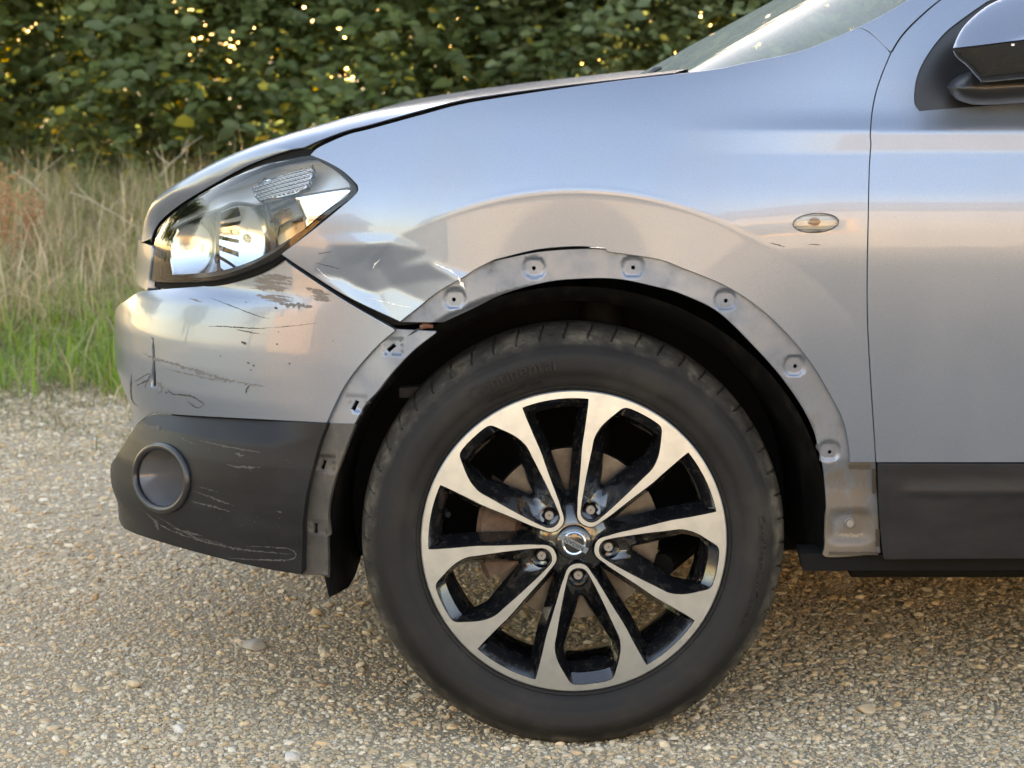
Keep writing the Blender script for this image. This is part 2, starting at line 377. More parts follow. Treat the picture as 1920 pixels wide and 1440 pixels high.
def dent(u, z):
    x = plan(u)[0]; z = np.asarray(z, float)+0*x; a = np.clip((x-_gx[0])/0.001, 0, len(_gx)-1.001); b = np.clip((z-_gz[0])/0.001, 0, len(_gz)-1.001)
    i = a.astype(int); j = b.astype(int); a = a-i; b = b-j
    return _D[j, i]*(1-a)*(1-b)+_D[j, i+1]*a*(1-b)+_D[j+1, i]*(1-a)*b+_D[j+1, i+1]*a*b
def fender_d(u, z): return side(u, z)+dent(u, z)
# -- nose: silhouettes of bumper and headlight solved against the photograph
SIL_B = [(262, 541), (246, 550), (232, 566), (222, 600), (215, 640), (213, 690), (216, 740), (227, 780), (238, 808), (246, 830), (260, 1090)]
SIL_C = [(244, 600), (243, 780), (241, 806), (236, 818), (226, 842), (215, 890), (213, 940), (214, 966), (220, 986), (226, 1010), (230, 1090)]
SIL_H = [(420, 290), (330, 345), (296, 380), (282, 410), (271, 445), (263, 470), (259, 505), (257, 545), (250, 600), (245, 800)]
def solve_nose(sil):
    zs, off = [], []
    us = np.linspace(UC+0.0, -0.2, 900)
    for px, py in sil:
        z = at_y(np.array(px), np.array(py), 0.22)[2]
        lo, hi = -0.25, 0.8
        for _ in range(40):
            mid = (lo+hi)/2; x, y, nx, ny = plan(us); q = np.stack([x-nx*mid, y-ny*mid, np.full_like(x, z)], -1)
            if proj(q)[0].min() < px: lo = mid
            else: hi = mid
        zs.append(z); off.append((lo+hi)/2)
    i = np.argsort(zs); return np.array(zs)[i], np.array(off)[i]
BZ, BO = solve_nose(SIL_B); CZ, CO = solve_nose(SIL_C); HZ, HO = solve_nose(SIL_H)
def smooth_tab(z, o):
    zz = np.linspace(0.1, 1.25, 600); oo = np.interp(zz, z, o); oo = np.convolve(np.pad(oo, 4, 'edge'), np.ones(9)/9, 'valid'); return zz, oo
BZ, BO = smooth_tab(BZ, BO); CZ, CO = smooth_tab(CZ, CO); HZ, HO = smooth_tab(HZ, HO)
def bumper_d(u, z):
    w = 1-ss(-0.95, -0.34, u)
    s = 0.008+np.interp(z, [0.1, 0.25, 0.45, 0.62, 0.75, 0.85], [0.05, 0.0, -0.012, -0.006, 0.0, 0.004])
    return s*(1-w)+np.interp(z, BZ, BO)*w
def clad_d(u, z):
    w = 1-ss(-0.95, -0.34, u)
    s = 0.008+np.interp(z, [0.1, 0.25, 0.45, 0.62, 0.75, 0.85], [0.05, 0.0, -0.012, -0.006, 0.0, 0.004])
    return s*(1-w)+np.interp(z, CZ, CO)*w
def lamp_d(u, z):
    w = 1-ss(-0.98, -0.42, u)
    return fender_d(u, z)*(1-w)+np.interp(z, HZ, HO)*w
def plus(dfun, f): return lambda u, z: dfun(u, z)+(f(u, z) if callable(f) else f)

def to_uz(items, dfun, step=4.0):
    """items: list of strokes; a stroke is a list of pixels (splined), or ('uz', [(u, z) ...])"""
    out = []
    for it in items:
        if isinstance(it, tuple) and it[0] == 'uz':
            q = np.array(it[1], float)
            if len(q) > 1: q = spline(q, 0.012) if len(q) == 2 else np.vstack([spline(q[i:i+2], 0.012)[:-1] for i in range(len(q)-1)]+[q[-1:]])
        else:
            s = spline(it, step); q = inv(s[:, 0], s[:, 1], dfun)
        out.append(q)
    q = np.vstack(out); k = np.concatenate([[True], np.hypot(*np.diff(q, axis=0).T) > 0.0008]); q = q[k]
    if np.hypot(*(q[0]-q[-1])) < 0.0008: q = q[:-1]
    return q
def panel(name, items, dfun, m, parent, holes=(), spacing=0.012, flange=0.012, step=4.0, rnd=0.0012, extra=None):
    uz = to_uz(items, dfun, step); hz = [to_uz([list(map(tuple, h))+[tuple(h[0])]], dfun, step) if not isinstance(h, np.ndarray) else inv(h[:, 0], h[:, 1], dfun) for h in holes]
    V2, T, loops = cdt(uz, hz, spacing, extra)
    V = P_(V2[:, 0], V2[:, 1], dfun); N = N_(V2[:, 0], V2[:, 1], dfun)
    Vs = [V]; Ns = [N]; Fs = [tuple(t) for t in T]; b = len(V)
    if flange:
        for lp in loops:
            p = V[lp]; n = N[lp]; t = np.roll(p, -1, 0)-np.roll(p, 1, 0); t /= np.linalg.norm(t, axis=1, keepdims=True)+1e-12
            o = np.cross(t, n); o /= np.linalg.norm(o, axis=1, keepdims=True)+1e-12
            k = len(lp); r1 = p+o*rnd-n*rnd*0.7; r2 = p+o*rnd-n*flange
            r1n = o+0.35*n; r1n /= np.linalg.norm(r1n, axis=1, keepdims=True)
            Vs += [r1, r2]; Ns += [r1n, o]
            for i in range(k):
                j = (i+1) % k; Fs += [(lp[i], b+i, b+j, lp[j]), (b+i, b+k+i, b+k+j, b+j)]
            b += 2*k
    return mesh_from(name, np.vstack(Vs), Fs, m, parent, True, np.vstack(Ns))
def stroke(mb, pts, width, dfun, lift=0.0006, jit=0.35, taper=True, step=3.0):
    """a thin flat mark lying on a panel; pts and width in photo pixels"""
    s = spline(pts, step); n = len(s)
    t = np.gradient(s, axis=0); t /= np.linalg.norm(t, axis=1, keepdims=True)+1e-9; nn = np.stack([-t[:, 1], t[:, 0]], 1)
    w = width/2*(np.sin(np.linspace(0.05, math.pi-0.05, n))**0.6 if taper else np.ones(n))
    a = s+nn*(w*(1+jit*RNG.normal(size=n)))[:, None]; b = s-nn*(w*(1+jit*RNG.normal(size=n)))[:, None]
    q = np.vstack([a, b]); uz = inv(q[:, 0], q[:, 1], dfun); V = P_(uz[:, 0], uz[:, 1], plus(dfun, -lift))
    mb.add(V, [(i, n+i, n+i+1, i+1) for i in range(n-1)])
def blob(mb, cx, cy, rx, ry, dfun, rot=0, lift=0.0006, rough=0.4, n=14):
    e = ellipse(0, 0, rx, ry, 0, n)*(1+rough*RNG.uniform(-1, 1, (n, 1))); c, s_ = math.cos(R(rot)), math.sin(R(rot))
    e = np.stack([cx+c*e[:, 0]-s_*e[:, 1], cy+s_*e[:, 0]+c*e[:, 1]], 1); e = np.vstack([e, [[cx, cy]]])
    uz = inv(e[:, 0], e[:, 1], dfun); V = P_(uz[:, 0], uz[:, 1], plus(dfun, -lift)); mb.add(V, [(n, (i+1) % n, i) for i in range(n)])

# ================================================================== SETTING
def ground_z(x, y):
    return 0.44*ss(3.3, 8.2, y)+0.02*np.sin(x*1.3+y)*ss(3.6, 5, y)+0.005*np.sin(5.1*x+2*np.sin(2.3*y))*np.sin(4.3*y+1.7*np.sin(1.9*x+1))*ss(0.25, 0.6, np.hypot(x, y-0.15))*(1-ss(5, 9, np.abs(x)))+0.3*ss(9, 40, y)
xs = np.concatenate([np.linspace(-150, -6, 14), np.linspace(-5, 5, 140), np.linspace(6, 150, 14)])
ys = np.concatenate([np.linspace(-150, -5, 14), np.linspace(-4, 4.4, 120), np.linspace(4.6, 12, 44), np.linspace(13, 150, 14)])
GX, GY = np.meshgrid(xs, ys); GZ = ground_z(GX, GY)
nx_, ny_ = len(xs), len(ys)
m = M['ground'] = mat('gravel and verge', (0.3, 0.26, 0.2), 0.97, 0, Specular_IOR_Level=0.1)
n, l, b = nodes(m)
big = noise(m, 0.9, 5, 0.6); mid = noise(m, 22, 6, 0.7); fine = noise(m, 260, 4, 0.75)
vo = n.new('ShaderNodeTexVoronoi'); vo.inputs['Scale'].default_value = 95; l.new(coord(m), vo.inputs['Vector'])
grav = mixc(m, ramp(m, fine, [(0.3, (0, 0, 0)), (0.7, (1, 1, 1))]), (0.27, 0.20, 0.13), (0.54, 0.43, 0.30))
peb = mixc(m, 0.45, grav, ramp(m, vo.outputs['Color'], [(0.0, (0.26, 0.20, 0.135)), (0.5, (0.44, 0.355, 0.255)), (1.0, (0.56, 0.49, 0.40))]))
grav2 = mixc(m, ramp(m, mid, [(0.35, (0, 0, 0)), (0.65, (1, 1, 1))]), peb, mixc(m, 0.4, peb, (0.36, 0.29, 0.20)))
soil = mixc(m, ramp(m, mid, [(0.35, (0, 0, 0)), (0.65, (1, 1, 1))]), (0.16, 0.135, 0.08), (0.34, 0.29, 0.19))
sx = n.new('ShaderNodeSeparateXYZ'); l.new(coord(m), sx.inputs[0])
ad = n.new('ShaderNodeMath'); ad.operation = 'MULTIPLY_ADD'; l.new(big, ad.inputs[0]); ad.inputs[1].default_value = 1.3; l.new(sx.outputs[1], ad.inputs[2])
mr = n.new('ShaderNodeMapRange'); mr.inputs[1].default_value = 3.5; mr.inputs[2].default_value = 4.5; l.new(ad.outputs[0], mr.inputs[0])
setin(m, 'Base Color', mixc(m, mr.outputs[0], grav2, soil))
hm = n.new('ShaderNodeMath'); hm.operation = 'MULTIPLY_ADD'; l.new(vo.outputs['Distance'], hm.inputs[0]); hm.inputs[1].default_value = -0.8; l.new(fine, hm.inputs[2])
bump(m, hm.outputs[0], 0.9, 0.006)
g = mesh_from('ground', np.stack([GX.ravel(), GY.ravel(), GZ.ravel()], 1), [(j*nx_+i, j*nx_+i+1, (j+1)*nx_+i+1, (j+1)*nx_+i) for j in range(ny_-1) for i in range(nx_-1)], m)
tag(g, 'pale gravel yard rising into a grassy verge', None, None, 'structure')

# ---- loose gravel: instanced stones on points
def gn_stones(name, pts, scl, rot, colr, m, label):
    me = bpy.data.meshes.new(name); me.from_pydata([tuple(p) for p in pts], [], [])
    for nm, ty, dat in (('scl', 'FLOAT_VECTOR', scl), ('rot', 'FLOAT_VECTOR', rot), ('col', 'FLOAT_VECTOR', colr)):
        a = me.attributes.new(nm, ty, 'POINT'); a.data.foreach_set('vector', np.asarray(dat, np.float32).ravel())
    a = me.attributes.new('pick', 'INT', 'POINT'); a.data.foreach_set('value', RNG.integers(0, 6, len(pts)).astype(np.int32))
    o = link(name, me); tag(o, label, None, None, 'stuff')
    ng = bpy.data.node_groups.new(name, 'GeometryNodeTree')
    ng.interface.new_socket('Geometry', in_out='INPUT', socket_type='NodeSocketGeometry'); ng.interface.new_socket('Geometry', in_out='OUTPUT', socket_type='NodeSocketGeometry')
    N = ng.nodes; L = ng.links; gi = N.new('NodeGroupInput'); go = N.new('NodeGroupOutput'); jo = N.new('GeometryNodeJoinGeometry')
    for k in range(6):
        ic = N.new('GeometryNodeMeshIcoSphere'); ic.inputs['Subdivisions'].default_value = 3; ic.inputs['Radius'].default_value = 1
        sp = N.new('GeometryNodeSetPosition'); po = N.new('GeometryNodeInputPosition'); nz = N.new('ShaderNodeTexNoise'); nz.inputs['Scale'].default_value = 0.75
        va = N.new('ShaderNodeVectorMath'); va.operation = 'ADD'; va.inputs[1].default_value = (k*7.3, k*3.1, 1.7*k); L.new(po.outputs[0], va.inputs[0]); L.new(va.outputs[0], nz.inputs['Vector'])
        vs = N.new('ShaderNodeVectorMath'); vs.operation = 'SUBTRACT'; vs.inputs[1].default_value = (0.5, 0.5, 0.5); L.new(nz.outputs['Color'], vs.inputs[0])
        vm = N.new('ShaderNodeVectorMath'); vm.operation = 'SCALE'; vm.inputs['Scale'].default_value = 1.5; L.new(vs.outputs[0], vm.inputs[0])
        L.new(ic.outputs[0], sp.inputs['Geometry']); L.new(vm.outputs[0], sp.inputs['Offset'])
        sh = N.new('GeometryNodeSetShadeSmooth'); L.new(sp.outputs[0], sh.inputs['Geometry'])
        sm = N.new('GeometryNodeSetMaterial'); sm.inputs['Material'].default_value = m; L.new(sh.outputs[0], sm.inputs['Geometry'])
        gt = N.new('GeometryNodeGeometryToInstance'); L.new(sm.outputs[0], gt.inputs[0]); L.new(gt.outputs[0], jo.inputs[0])
    ip = N.new('GeometryNodeInstanceOnPoints'); ip.inputs['Pick Instance'].default_value = True
    def attr(nm, ty):
        q = N.new('GeometryNodeInputNamedAttribute'); q.data_type = ty; q.inputs['Name'].default_value = nm; return q.outputs[0]
    L.new(gi.outputs[0], ip.inputs['Points']); L.new(jo.outputs[0], ip.inputs['Instance'])
    L.new(attr('pick', 'INT'), ip.inputs['Instance Index']); L.new(attr('scl', 'FLOAT_VECTOR'), ip.inputs['Scale'])
    e2 = N.new('FunctionNodeEulerToRotation'); L.new(attr('rot', 'FLOAT_VECTOR'), e2.inputs[0]); L.new(e2.outputs[0], ip.inputs['Rotation'])
    L.new(ip.outputs[0], go.inputs[0])
    md = o.modifiers.new('stones', 'NODES'); md.node_group = ng; return o
m = M['stone'] = mat('gravel stone', (0.4, 0.35, 0.28), 0.95, 0, Specular_IOR_Level=0.15)
n, l, b = nodes(m); at = n.new('ShaderNodeAttribute'); at.attribute_type = 'INSTANCER'; at.attribute_name = 'col'
nf = noise(m, 3.0, 5, 0.7)
setin(m, 'Base Color', mixc(m, ramp(m, nf, [(0.3, (0, 0, 0)), (0.7, (0.5,)*3)]), at.outputs['Color'], (0.30, 0.22, 0.135)))
PAL = np.array([(0.50, 0.385, 0.25), (0.43, 0.34, 0.235), (0.54, 0.45, 0.34), (0.36, 0.30, 0.24), (0.58, 0.50, 0.40), (0.45, 0.30, 0.17), (0.30, 0.26, 0.215), (0.58, 0.43, 0.28), (0.64, 0.57, 0.48), (0.40, 0.27, 0.16)])*np.array([1.13, 1.09, 1.0])
def scatter(n_, y0, y1, rmean, rsig, rmax, margin=0.5):
    y = RNG.uniform(y0, y1, n_*3); dd = y-CAM[1]; half = 0.245*dd+margin
    p = RNG.uniform(0, 1, n_*3) < half/half.max(); y = y[p][:n_]; half = half[p][:n_]
    x = CAM[0]+RNG.uniform(-1, 1, len(y))*half
    r = np.minimum(np.exp(RNG.normal(math.log(rmean), rsig, len(y))), rmax)
    return x, y, r
X, Y, Rr = [np.concatenate(q) for q in zip(scatter(150000, -0.35, 1.4, 0.0024, 0.46, 0.0095), scatter(115000, 1.2, 4.2, 0.0033, 0.46, 0.011), scatter(450, -0.3, 3.6, 0.0095, 0.25, 0.017))]
kp = RNG.uniform(0, 1, len(X)) < np.clip(0.85+0.3*np.sin(2.9*X+1.3*np.sin(2.1*Y))*np.sin(2.6*Y+0.8*np.sin(3.3*X))+0.25*np.sin(9*X+4*Y), 0.6, 1)
X, Y, Rr = X[kp], Y[kp], Rr[kp]
Zz = ground_z(X, Y)+Rr*0.10
sc3 = np.stack([Rr*RNG.uniform(0.8, 1.4, len(Rr)), Rr*RNG.uniform(0.7, 1.1, len(Rr)), Rr*RNG.uniform(0.4, 0.8, len(Rr))], 1)
rt3 = np.stack([RNG.normal(0, 0.25, len(Rr)), RNG.normal(0, 0.25, len(Rr)), RNG.uniform(0, 6.28, len(Rr))], 1)
cl = (0.78*PAL[RNG.integers(0, len(PAL), len(Rr))]+0.22*np.array([0.55, 0.435, 0.31]))*RNG.uniform(0.8, 1.15, (len(Rr), 1))
gn_stones('gravel', np.stack([X, Y, Zz], 1), sc3, rt3, cl, M['stone'], 'loose beige gravel covering the yard')

def stone(name, px, py, wpx, hpx, colr, label, seed, flat=0.45):
    c = at_z(np.array(px), np.array(py), 0.0); s = np.linalg.norm(c-CAM)/F; bm = bmesh.new(); bmesh.ops.create_icosphere(bm, subdivisions=3, radius=1)
    r = random.Random(seed); ks = [(Vector((r.uniform(-1, 1), r.uniform(-1, 1), r.uniform(-1, 1))).normalized(), r.uniform(0.55, 0.9)) for _ in range(9)]
    w = wpx*s/2
    for v in bm.verts:
        p = v.co.copy()
        for dvec, lim in ks:
            q = p.dot(dvec)
            if q > lim: p -= dvec*(q-lim)*0.9
        v.co = Vector((p.x*w, p.y*w*0.8, p.z*w*flat))
    me = bpy.data.meshes.new(name); bm.to_mesh(me); bm.free(); me.polygons.foreach_set('use_smooth', [True]*len(me.polygons))
    mm = mat(name+' mineral', colr, 0.85); nf = noise(mm, 40, 6, 0.7); setin(mm, 'Base Color', mixc(mm, ramp(mm, nf, [(0.3, (0, 0, 0)), (0.7, (1, 1, 1))]), tuple(0.75*q for q in colr), tuple(1.15*q for q in colr)))
    bump(mm, nf, 0.3, 0.003)
    me.materials.append(mm); o = link(name, me); o.location = (c[0], c[1], w*flat*0.45); o.rotation_euler = (0, 0, r.uniform(0, 6)); tag(o, label, 'stone', 'larger stones lying in the gravel'); return o
stone('flat_stone', 478, 1213, 58, 26, (0.33, 0.29, 0.235), 'large flat grey brown stone on the gravel between bumper and tyre', 3, 0.32)
stone('rounded_stone', 335, 1373, 36, 24, (0.50, 0.47, 0.42), 'pale grey rounded stone at the bottom left of the gravel', 4, 0.6)
stone('rounded_stone', 548, 1425, 40, 26, (0.50, 0.46, 0.40), 'cream pebble lying below the tyre left of its contact patch', 5, 0.6)
stone('rounded_stone', 1660, 1198, 30, 22, (0.36, 0.25, 0.16), 'small brown stone in the shade under the door', 8, 0.7)
stone('rounded_stone', 1622, 1335, 44, 28, (0.42, 0.33, 0.22), 'tan stone on the open gravel right of the tyre', 9, 0.55)
stone('rounded_stone', 250, 1285, 30, 20, (0.46, 0.36, 0.24), 'warm tan pebble on the gravel left of the flat grey stone', 11, 0.6)

# ---- grass: blades as one mesh each
def blades(name, label, n_, xr, yr, hmean, wid, cols, lean, seed, clump=0.12, dens=None):
    r = np.random.default_rng(seed); nc = max(1, n_//14); cx = r.uniform(*xr, nc); cy = r.uniform(*yr, nc)
    if dens is not None:
        k = r.uniform(0, 1, nc) < dens(cx, cy); cx, cy = cx[k], cy[k]; nc = len(cx)
    i = r.integers(0, nc, n_); x = cx[i]+r.normal(0, clump, n_); y = cy[i]+r.normal(0, clump, n_); z = ground_z(x, y)-0.01
    h = hmean*np.exp(r.normal(0, 0.35, n_)); a = r.uniform(0, 6.283, n_); ln = lean*np.abs(r.normal(0.6, 0.4, n_)); w = wid*r.uniform(0.6, 1.3, n_)
    dx, dy = np.cos(a), np.sin(a); wx, wy = -np.sin(a+r.normal(0, .5, n_)), np.cos(a)
    pts = []
    for t in (0, 0.4, 0.75, 1.0):
        ox = ln*h*t*t; zz = z+h*(t-0.35*np.minimum(ln, 2.5)*t*t); wk = w*(1-t**1.5)
        pts.append(np.stack([x+dx*ox-wx*wk, y+dy*ox-wy*wk, zz], 1)); pts.append(np.stack([x+dx*ox+wx*wk, y+dy*ox+wy*wk, zz], 1))
    pts.pop(); V = np.stack(pts, 1).reshape(-1, 3); b = np.arange(n_)*7
    me = bpy.data.meshes.new(name); nv = n_*7
    me.vertices.add(nv); me.vertices.foreach_set('co', V.ravel().astype(np.float32))
    q = np.stack([b, b+1, b+3, b+2, b+2, b+3, b+5, b+4], 1).reshape(-1); t3 = np.stack([b+4, b+5, b+6], 1).reshape(-1)
    me.loops.add(len(q)+len(t3)); me.loops.foreach_set('vertex_index', np.concatenate([q, t3]).astype(np.int32))
    st = np.concatenate([np.arange(0, len(q), 4), len(q)+np.arange(0, len(t3), 3)]).astype(np.int32); me.polygons.add(len(st)); me.polygons.foreach_set('loop_start', st)
    me.update(calc_edges=True); me.validate()
    ca = me.color_attributes.new('col', 'FLOAT_COLOR', 'POINT'); C = np.ones((n_, 7, 4), np.float32)
    C[:, :, :3] = (np.array(cols)[r.integers(0, len(cols), n_)]*r.uniform(0.75, 1.2, (n_, 1)))[:, None, :]; ca.data.foreach_set('color', C.ravel())
    me.materials.append(M['leafattr']); o = link(name, me); return tag(o, label, None, None, 'stuff')
def leafmat(name, transl):
    m = mat(name, (0.1, 0.1, 0.05), 0.55); n, l, b = nodes(m); at = n.new('ShaderNodeAttribute'); at.attribute_name = 'col'
    l.new(at.outputs['Color'], b.inputs['Base Color']); tr = n.new('ShaderNodeBsdfTranslucent'); hs = n.new('ShaderNodeHueSaturation'); hs.inputs['Value'].default_value = 1.6; hs.inputs['Saturation'].default_value = 1.15; hs.inputs['Hue'].default_value = 0.485
    l.new(at.outputs['Color'], hs.inputs['Color']); l.new(hs.outputs[0], tr.inputs[0]); mx = n.new('ShaderNodeMixShader'); mx.inputs[0].default_value = transl
    l.new(b.outputs[0], mx.inputs[1]); l.new(tr.outputs[0], mx.inputs[2]); l.new(mx.outputs[0], n['Material Output'].inputs[0]); return m
M['leafattr'] = leafmat('leaf and blade', 0.45)
DRY = [(0.62, 0.49, 0.31), (0.52, 0.41, 0.25), (0.62, 0.50, 0.33), (0.42, 0.34, 0.19), (0.30, 0.28, 0.13)]
GRN = [(0.16, 0.22, 0.06), (0.20, 0.26, 0.08), (0.13, 0.18, 0.05), (0.24, 0.27, 0.10)]
blades('dry_grass', 'matted tall dry grass on the verge below the hedge', 44000, (-3.6, 1.2), (4.6, 8.4), 0.23, 0.0035, DRY, 2.6, 1, 0.13)
blades('dry_grass', 'thin dry grass further along the verge behind the car', 14000, (1.2, 5), (4.6, 8.4), 0.24, 0.004, DRY, 1.5, 12, 0.13)
blades('green_grass', 'green grass growing through the dry grass on the verge', 8000, (-3.4, 0.5), (4.8, 7.8), 0.20, 0.0035, GRN, 1.2, 2, 0.10)
blades('fresh_grass', 'bright fresh green grass along the edge of the gravel', 8000, (-3.2, -0.8), (3.8, 4.9), 0.14, 0.0035, [(0.18, 0.29, 0.05), (0.22, 0.34, 0.07), (0.15, 0.24, 0.05), (0.40, 0.34, 0.18)], 1.3, 3, 0.06, lambda x, y: np.clip(0.5+0.6*np.sin(x*5.1+y*2)+0.4*np.sin(x*13+1), 0.12, 1))
blades('short_weeds', 'short mossy weeds thinning out onto the gravel', 26000, (-3.4, 1.5), (2.5, 4.4), 0.032, 0.003, [(0.16, 0.17, 0.07), (0.26, 0.22, 0.11), (0.36, 0.31, 0.18), (0.20, 0.16, 0.09)], 1.6, 4, 0.06, lambda x, y: ss(2.5, 4.0, y+0.3*np.sin(x*4)))

# ---- hedge
def leaves(name, parent, n_sh, xr, yr, zr, per, size, cols, seed, bright=0.06, bx=None):
    r = np.random.default_rng(seed)
    sx_ = r.uniform(*xr, n_sh); sy = yr[0]+(yr[1]-yr[0])*r.uniform(0, 1, n_sh)**1.3; sz = r.uniform(*zr, n_sh)
    sy = sy+0.22*np.sin(sx_*2.1+sz*1.7)+0.15*np.sin(sx_*5.3-sz*3.1)
    az = r.uniform(0, 6.283, n_sh); el = r.normal(-0.1, 0.6, n_sh); D = np.stack([np.cos(az)*np.cos(el), np.sin(az)*np.cos(el)-0.4, np.sin(el)], 1); D /= np.linalg.norm(D, axis=1, keepdims=True)
    k = np.arange(per); N_l = n_sh*per; ii = np.repeat(np.arange(n_sh), per); kk = np.tile(k, n_sh)
    s = size*np.repeat(np.exp(r.normal(0, 0.25, n_sh)), per)*r.uniform(0.75, 1.2, N_l)
    base = np.stack([sx_, sy, sz], 1)[ii]+D[ii]*(kk*0.42)[:, None]*s[:, None]-np.array([0, 0, 1])*(0.02*(kk/per)**2)[:, None]
    side_ = np.where(kk % 2 == 0, 1, -1); up = np.array([0, 0, 1.0]); lat = np.cross(D, up); lat /= np.linalg.norm(lat, axis=1, keepdims=True)+1e-9
    ax = lat[ii]*side_[:, None]*0.85+D[ii]*0.55+r.normal(0, 0.25, (N_l, 3)); ax /= np.linalg.norm(ax, axis=1, keepdims=True)
    nr = up+np.array([0, -0.9, 0])+r.normal(0, 0.45, (N_l, 3)); nr -= ax*(nr*ax).sum(1, keepdims=True); nr /= np.linalg.norm(nr, axis=1, keepdims=True); cr = np.cross(nr, ax)
    L = s[:, None]; Wd = s[:, None]*0.31
    V = np.stack([base, base+ax*L*0.35+cr*Wd+nr*L*0.06, base+ax*L*0.72+cr*Wd*0.75+nr*L*0.03, base+ax*L*1.05-nr*L*0.08, base+ax*L*0.72-cr*Wd*0.75+nr*L*0.03, base+ax*L*0.35-cr*Wd+nr*L*0.06], 1).reshape(-1, 3)
    b = np.arange(N_l)*6; q = np.stack([b, b+1, b+2, b+3, b, b+3, b+4, b+5], 1).reshape(-1)
    me = bpy.data.meshes.new(name); me.vertices.add(len(V)); me.vertices.foreach_set('co', V.ravel().astype(np.float32)); me.loops.add(len(q)); me.loops.foreach_set('vertex_index', q.astype(np.int32))
    st = np.arange(0, len(q), 4).astype(np.int32); me.polygons.add(len(st)); me.polygons.foreach_set('loop_start', st); me.update(calc_edges=True)
    ca = me.color_attributes.new('col', 'FLOAT_COLOR', 'POINT'); C = np.ones((N_l, 6, 4), np.float32); cc = np.array(cols)[r.integers(0, len(cols), n_sh)][ii]*r.uniform(0.75, 1.25, (N_l, 1))
    yl = (r.uniform(0, 1, N_l) < bright*(1.5-np.clip(base[:, 2], 0, 1.5)) ); cc[yl] = np.array((0.42, 0.36, 0.05))*r.uniform(0.7, 1.2, (yl.sum(), 1))  # sun-lit yellow of backlit leaves painted in at random, more towards the bottom
    C[:, :, :3] = cc[:, None, :]; ca.data.foreach_set('color', C.ravel()); me.materials.append(M['leafattr'])
    o = link(name, me, parent); o['kind'] = 'stuff'; return o
hd = empty('hedge', (0, 8.6, 0.5), 'tall dense dark green hedge running behind the grass verge', 'hedge')
hl = hd.location
GR = [(0.075, 0.11, 0.035), (0.10, 0.14, 0.05), (0.085, 0.12, 0.052), (0.12, 0.16, 0.055)]
GR2 = [(0.13, 0.175, 0.08), (0.11, 0.15, 0.07), (0.16, 0.20, 0.10), (0.085, 0.12, 0.05)]
fo = [leaves('foliage', hd, 9200, (-4.4, 0.3), (7.9, 9.4), (0.40, 2.3), 9, 0.062, GR, 21, 0.10), leaves('foliage', hd, 9200, (-0.1, 5.0), (7.9, 9.0), (0.55, 2.3), 13, 0.055, GR2, 22, 0.06),
      leaves('foliage', hd, 4600, (-14, 14), (8.3, 10.4), (2.1, 3.7), 12, 0.18, GR, 23, 0.0)]
for o in fo: o.location = -hl
m = M['bark'] = mat('hedge bark', (0.06, 0.045, 0.033), 0.9)
for i, (x, y, h) in enumerate([(-2.05, 8.5, 2.4), (-1.2, 8.75, 2.2), (-0.5, 8.55, 2.6), (0.4, 8.7, 2.4), (1.3, 8.6, 2.5), (2.2, 8.75, 2.4), (3.2, 8.6, 2.5)]):
    mb = MB(); z0 = float(ground_z(x, y)); pts = [(x+0.1*math.sin(k*1.3+i), y+0.06*math.cos(k+i), z0-0.05+h*k/6) for k in range(7)]; mb.tube(pts, [0.045-0.005*k for k in range(7)], 8)
    for k in (2, 3, 4, 5):
        a = random.uniform(0, 6.28); p = Vector(pts[k]); mb.tube([p, p+Vector((0.25*math.cos(a), 0.12*math.sin(a), 0.2)), p+Vector((0.5*math.cos(a), 0.2*math.sin(a), 0.25))], [0.016, 0.011, 0.005], 6)
    o = mb.build('trunk', m, hd); o.location = -hl

# ---- dry dock weed at the left edge, fallen twigs
def weed(px, py, y, h, label, seed):
    r = random.Random(seed); c = at_y(np.array(px), np.array(py), y); z0 = float(ground_z(c[0], y)); t = empty('dry_weed', (c[0], y, z0), label, 'weed')
    mb = MB(); sd = MB()
    for s in range(4):
        dx = r.uniform(-0.07, 0.07); pts = [(dx*k/5+0.01*math.sin(k+s), 0.02*s-0.03, h*(0.75+0.08*s)*k/5) for k in range(6)]; mb.tube(pts, [0.004, 0.0035, 0.003, 0.0025, 0.002, 0.001], 5)
        for k in range(60):
            f = r.uniform(0.3, 1.0); p = Vector(pts[-1])*f+Vector((r.gauss(0, 0.016), r.gauss(0, 0.016), 0)); q = r.uniform(0.004, 0.009)
            sd.add([p+Vector(v)*q for v in ((1, 0, 0), (-.5, .8, 0), (-.5, -.8, 0), (0, 0, 1.3), (0, 0, -1.3))], [(0, 1, 3), (1, 2, 3), (2, 0, 3), (1, 0, 4), (2, 1, 4), (0, 2, 4)])
    mb.build('stalk', M['weedstalk'], t); o = sd.build('seed_head', M['weedseed'], t, False); return t
M['weedstalk'] = mat('dry stalk', (0.28, 0.18, 0.10), 0.8); M['weedseed'] = mat('rusty seed', (0.30, 0.15, 0.07), 0.85)
weed(12, 400, 5.6, 0.52, 'rusty brown dried dock plant at the left edge of the verge', 2)
weed(52, 420, 5.9, 0.36, 'shorter pale dried weed beside the rusty dock plant', 5)
def twig(pix, y, label, seed):
    r = random.Random(seed); mb = MB(); P3 = [Vector(at_y(np.array(a), np.array(b_), yy)) for a, b_, yy in pix]; mb.tube(P3, [0.0035-0.002*i/len(P3) for i in range(len(P3))], 6)
    for k in range(1, len(P3)-1):
        d_ = Vector((r.uniform(-.2, .2), r.uniform(-.05, .05), r.uniform(0.05, .22))); mb.tube([P3[k], P3[k]+d_*0.5, P3[k]+d_+Vector((0.03, 0, 0))], [0.003, 0.002, 0.001], 5)
    o = mb.build('fallen_twig', M['twig'], None); return tag(o, label, 'twig', 'dry twigs caught in the verge grass')
M['twig'] = mat('grey dry twig', (0.36, 0.29, 0.20), 0.85)
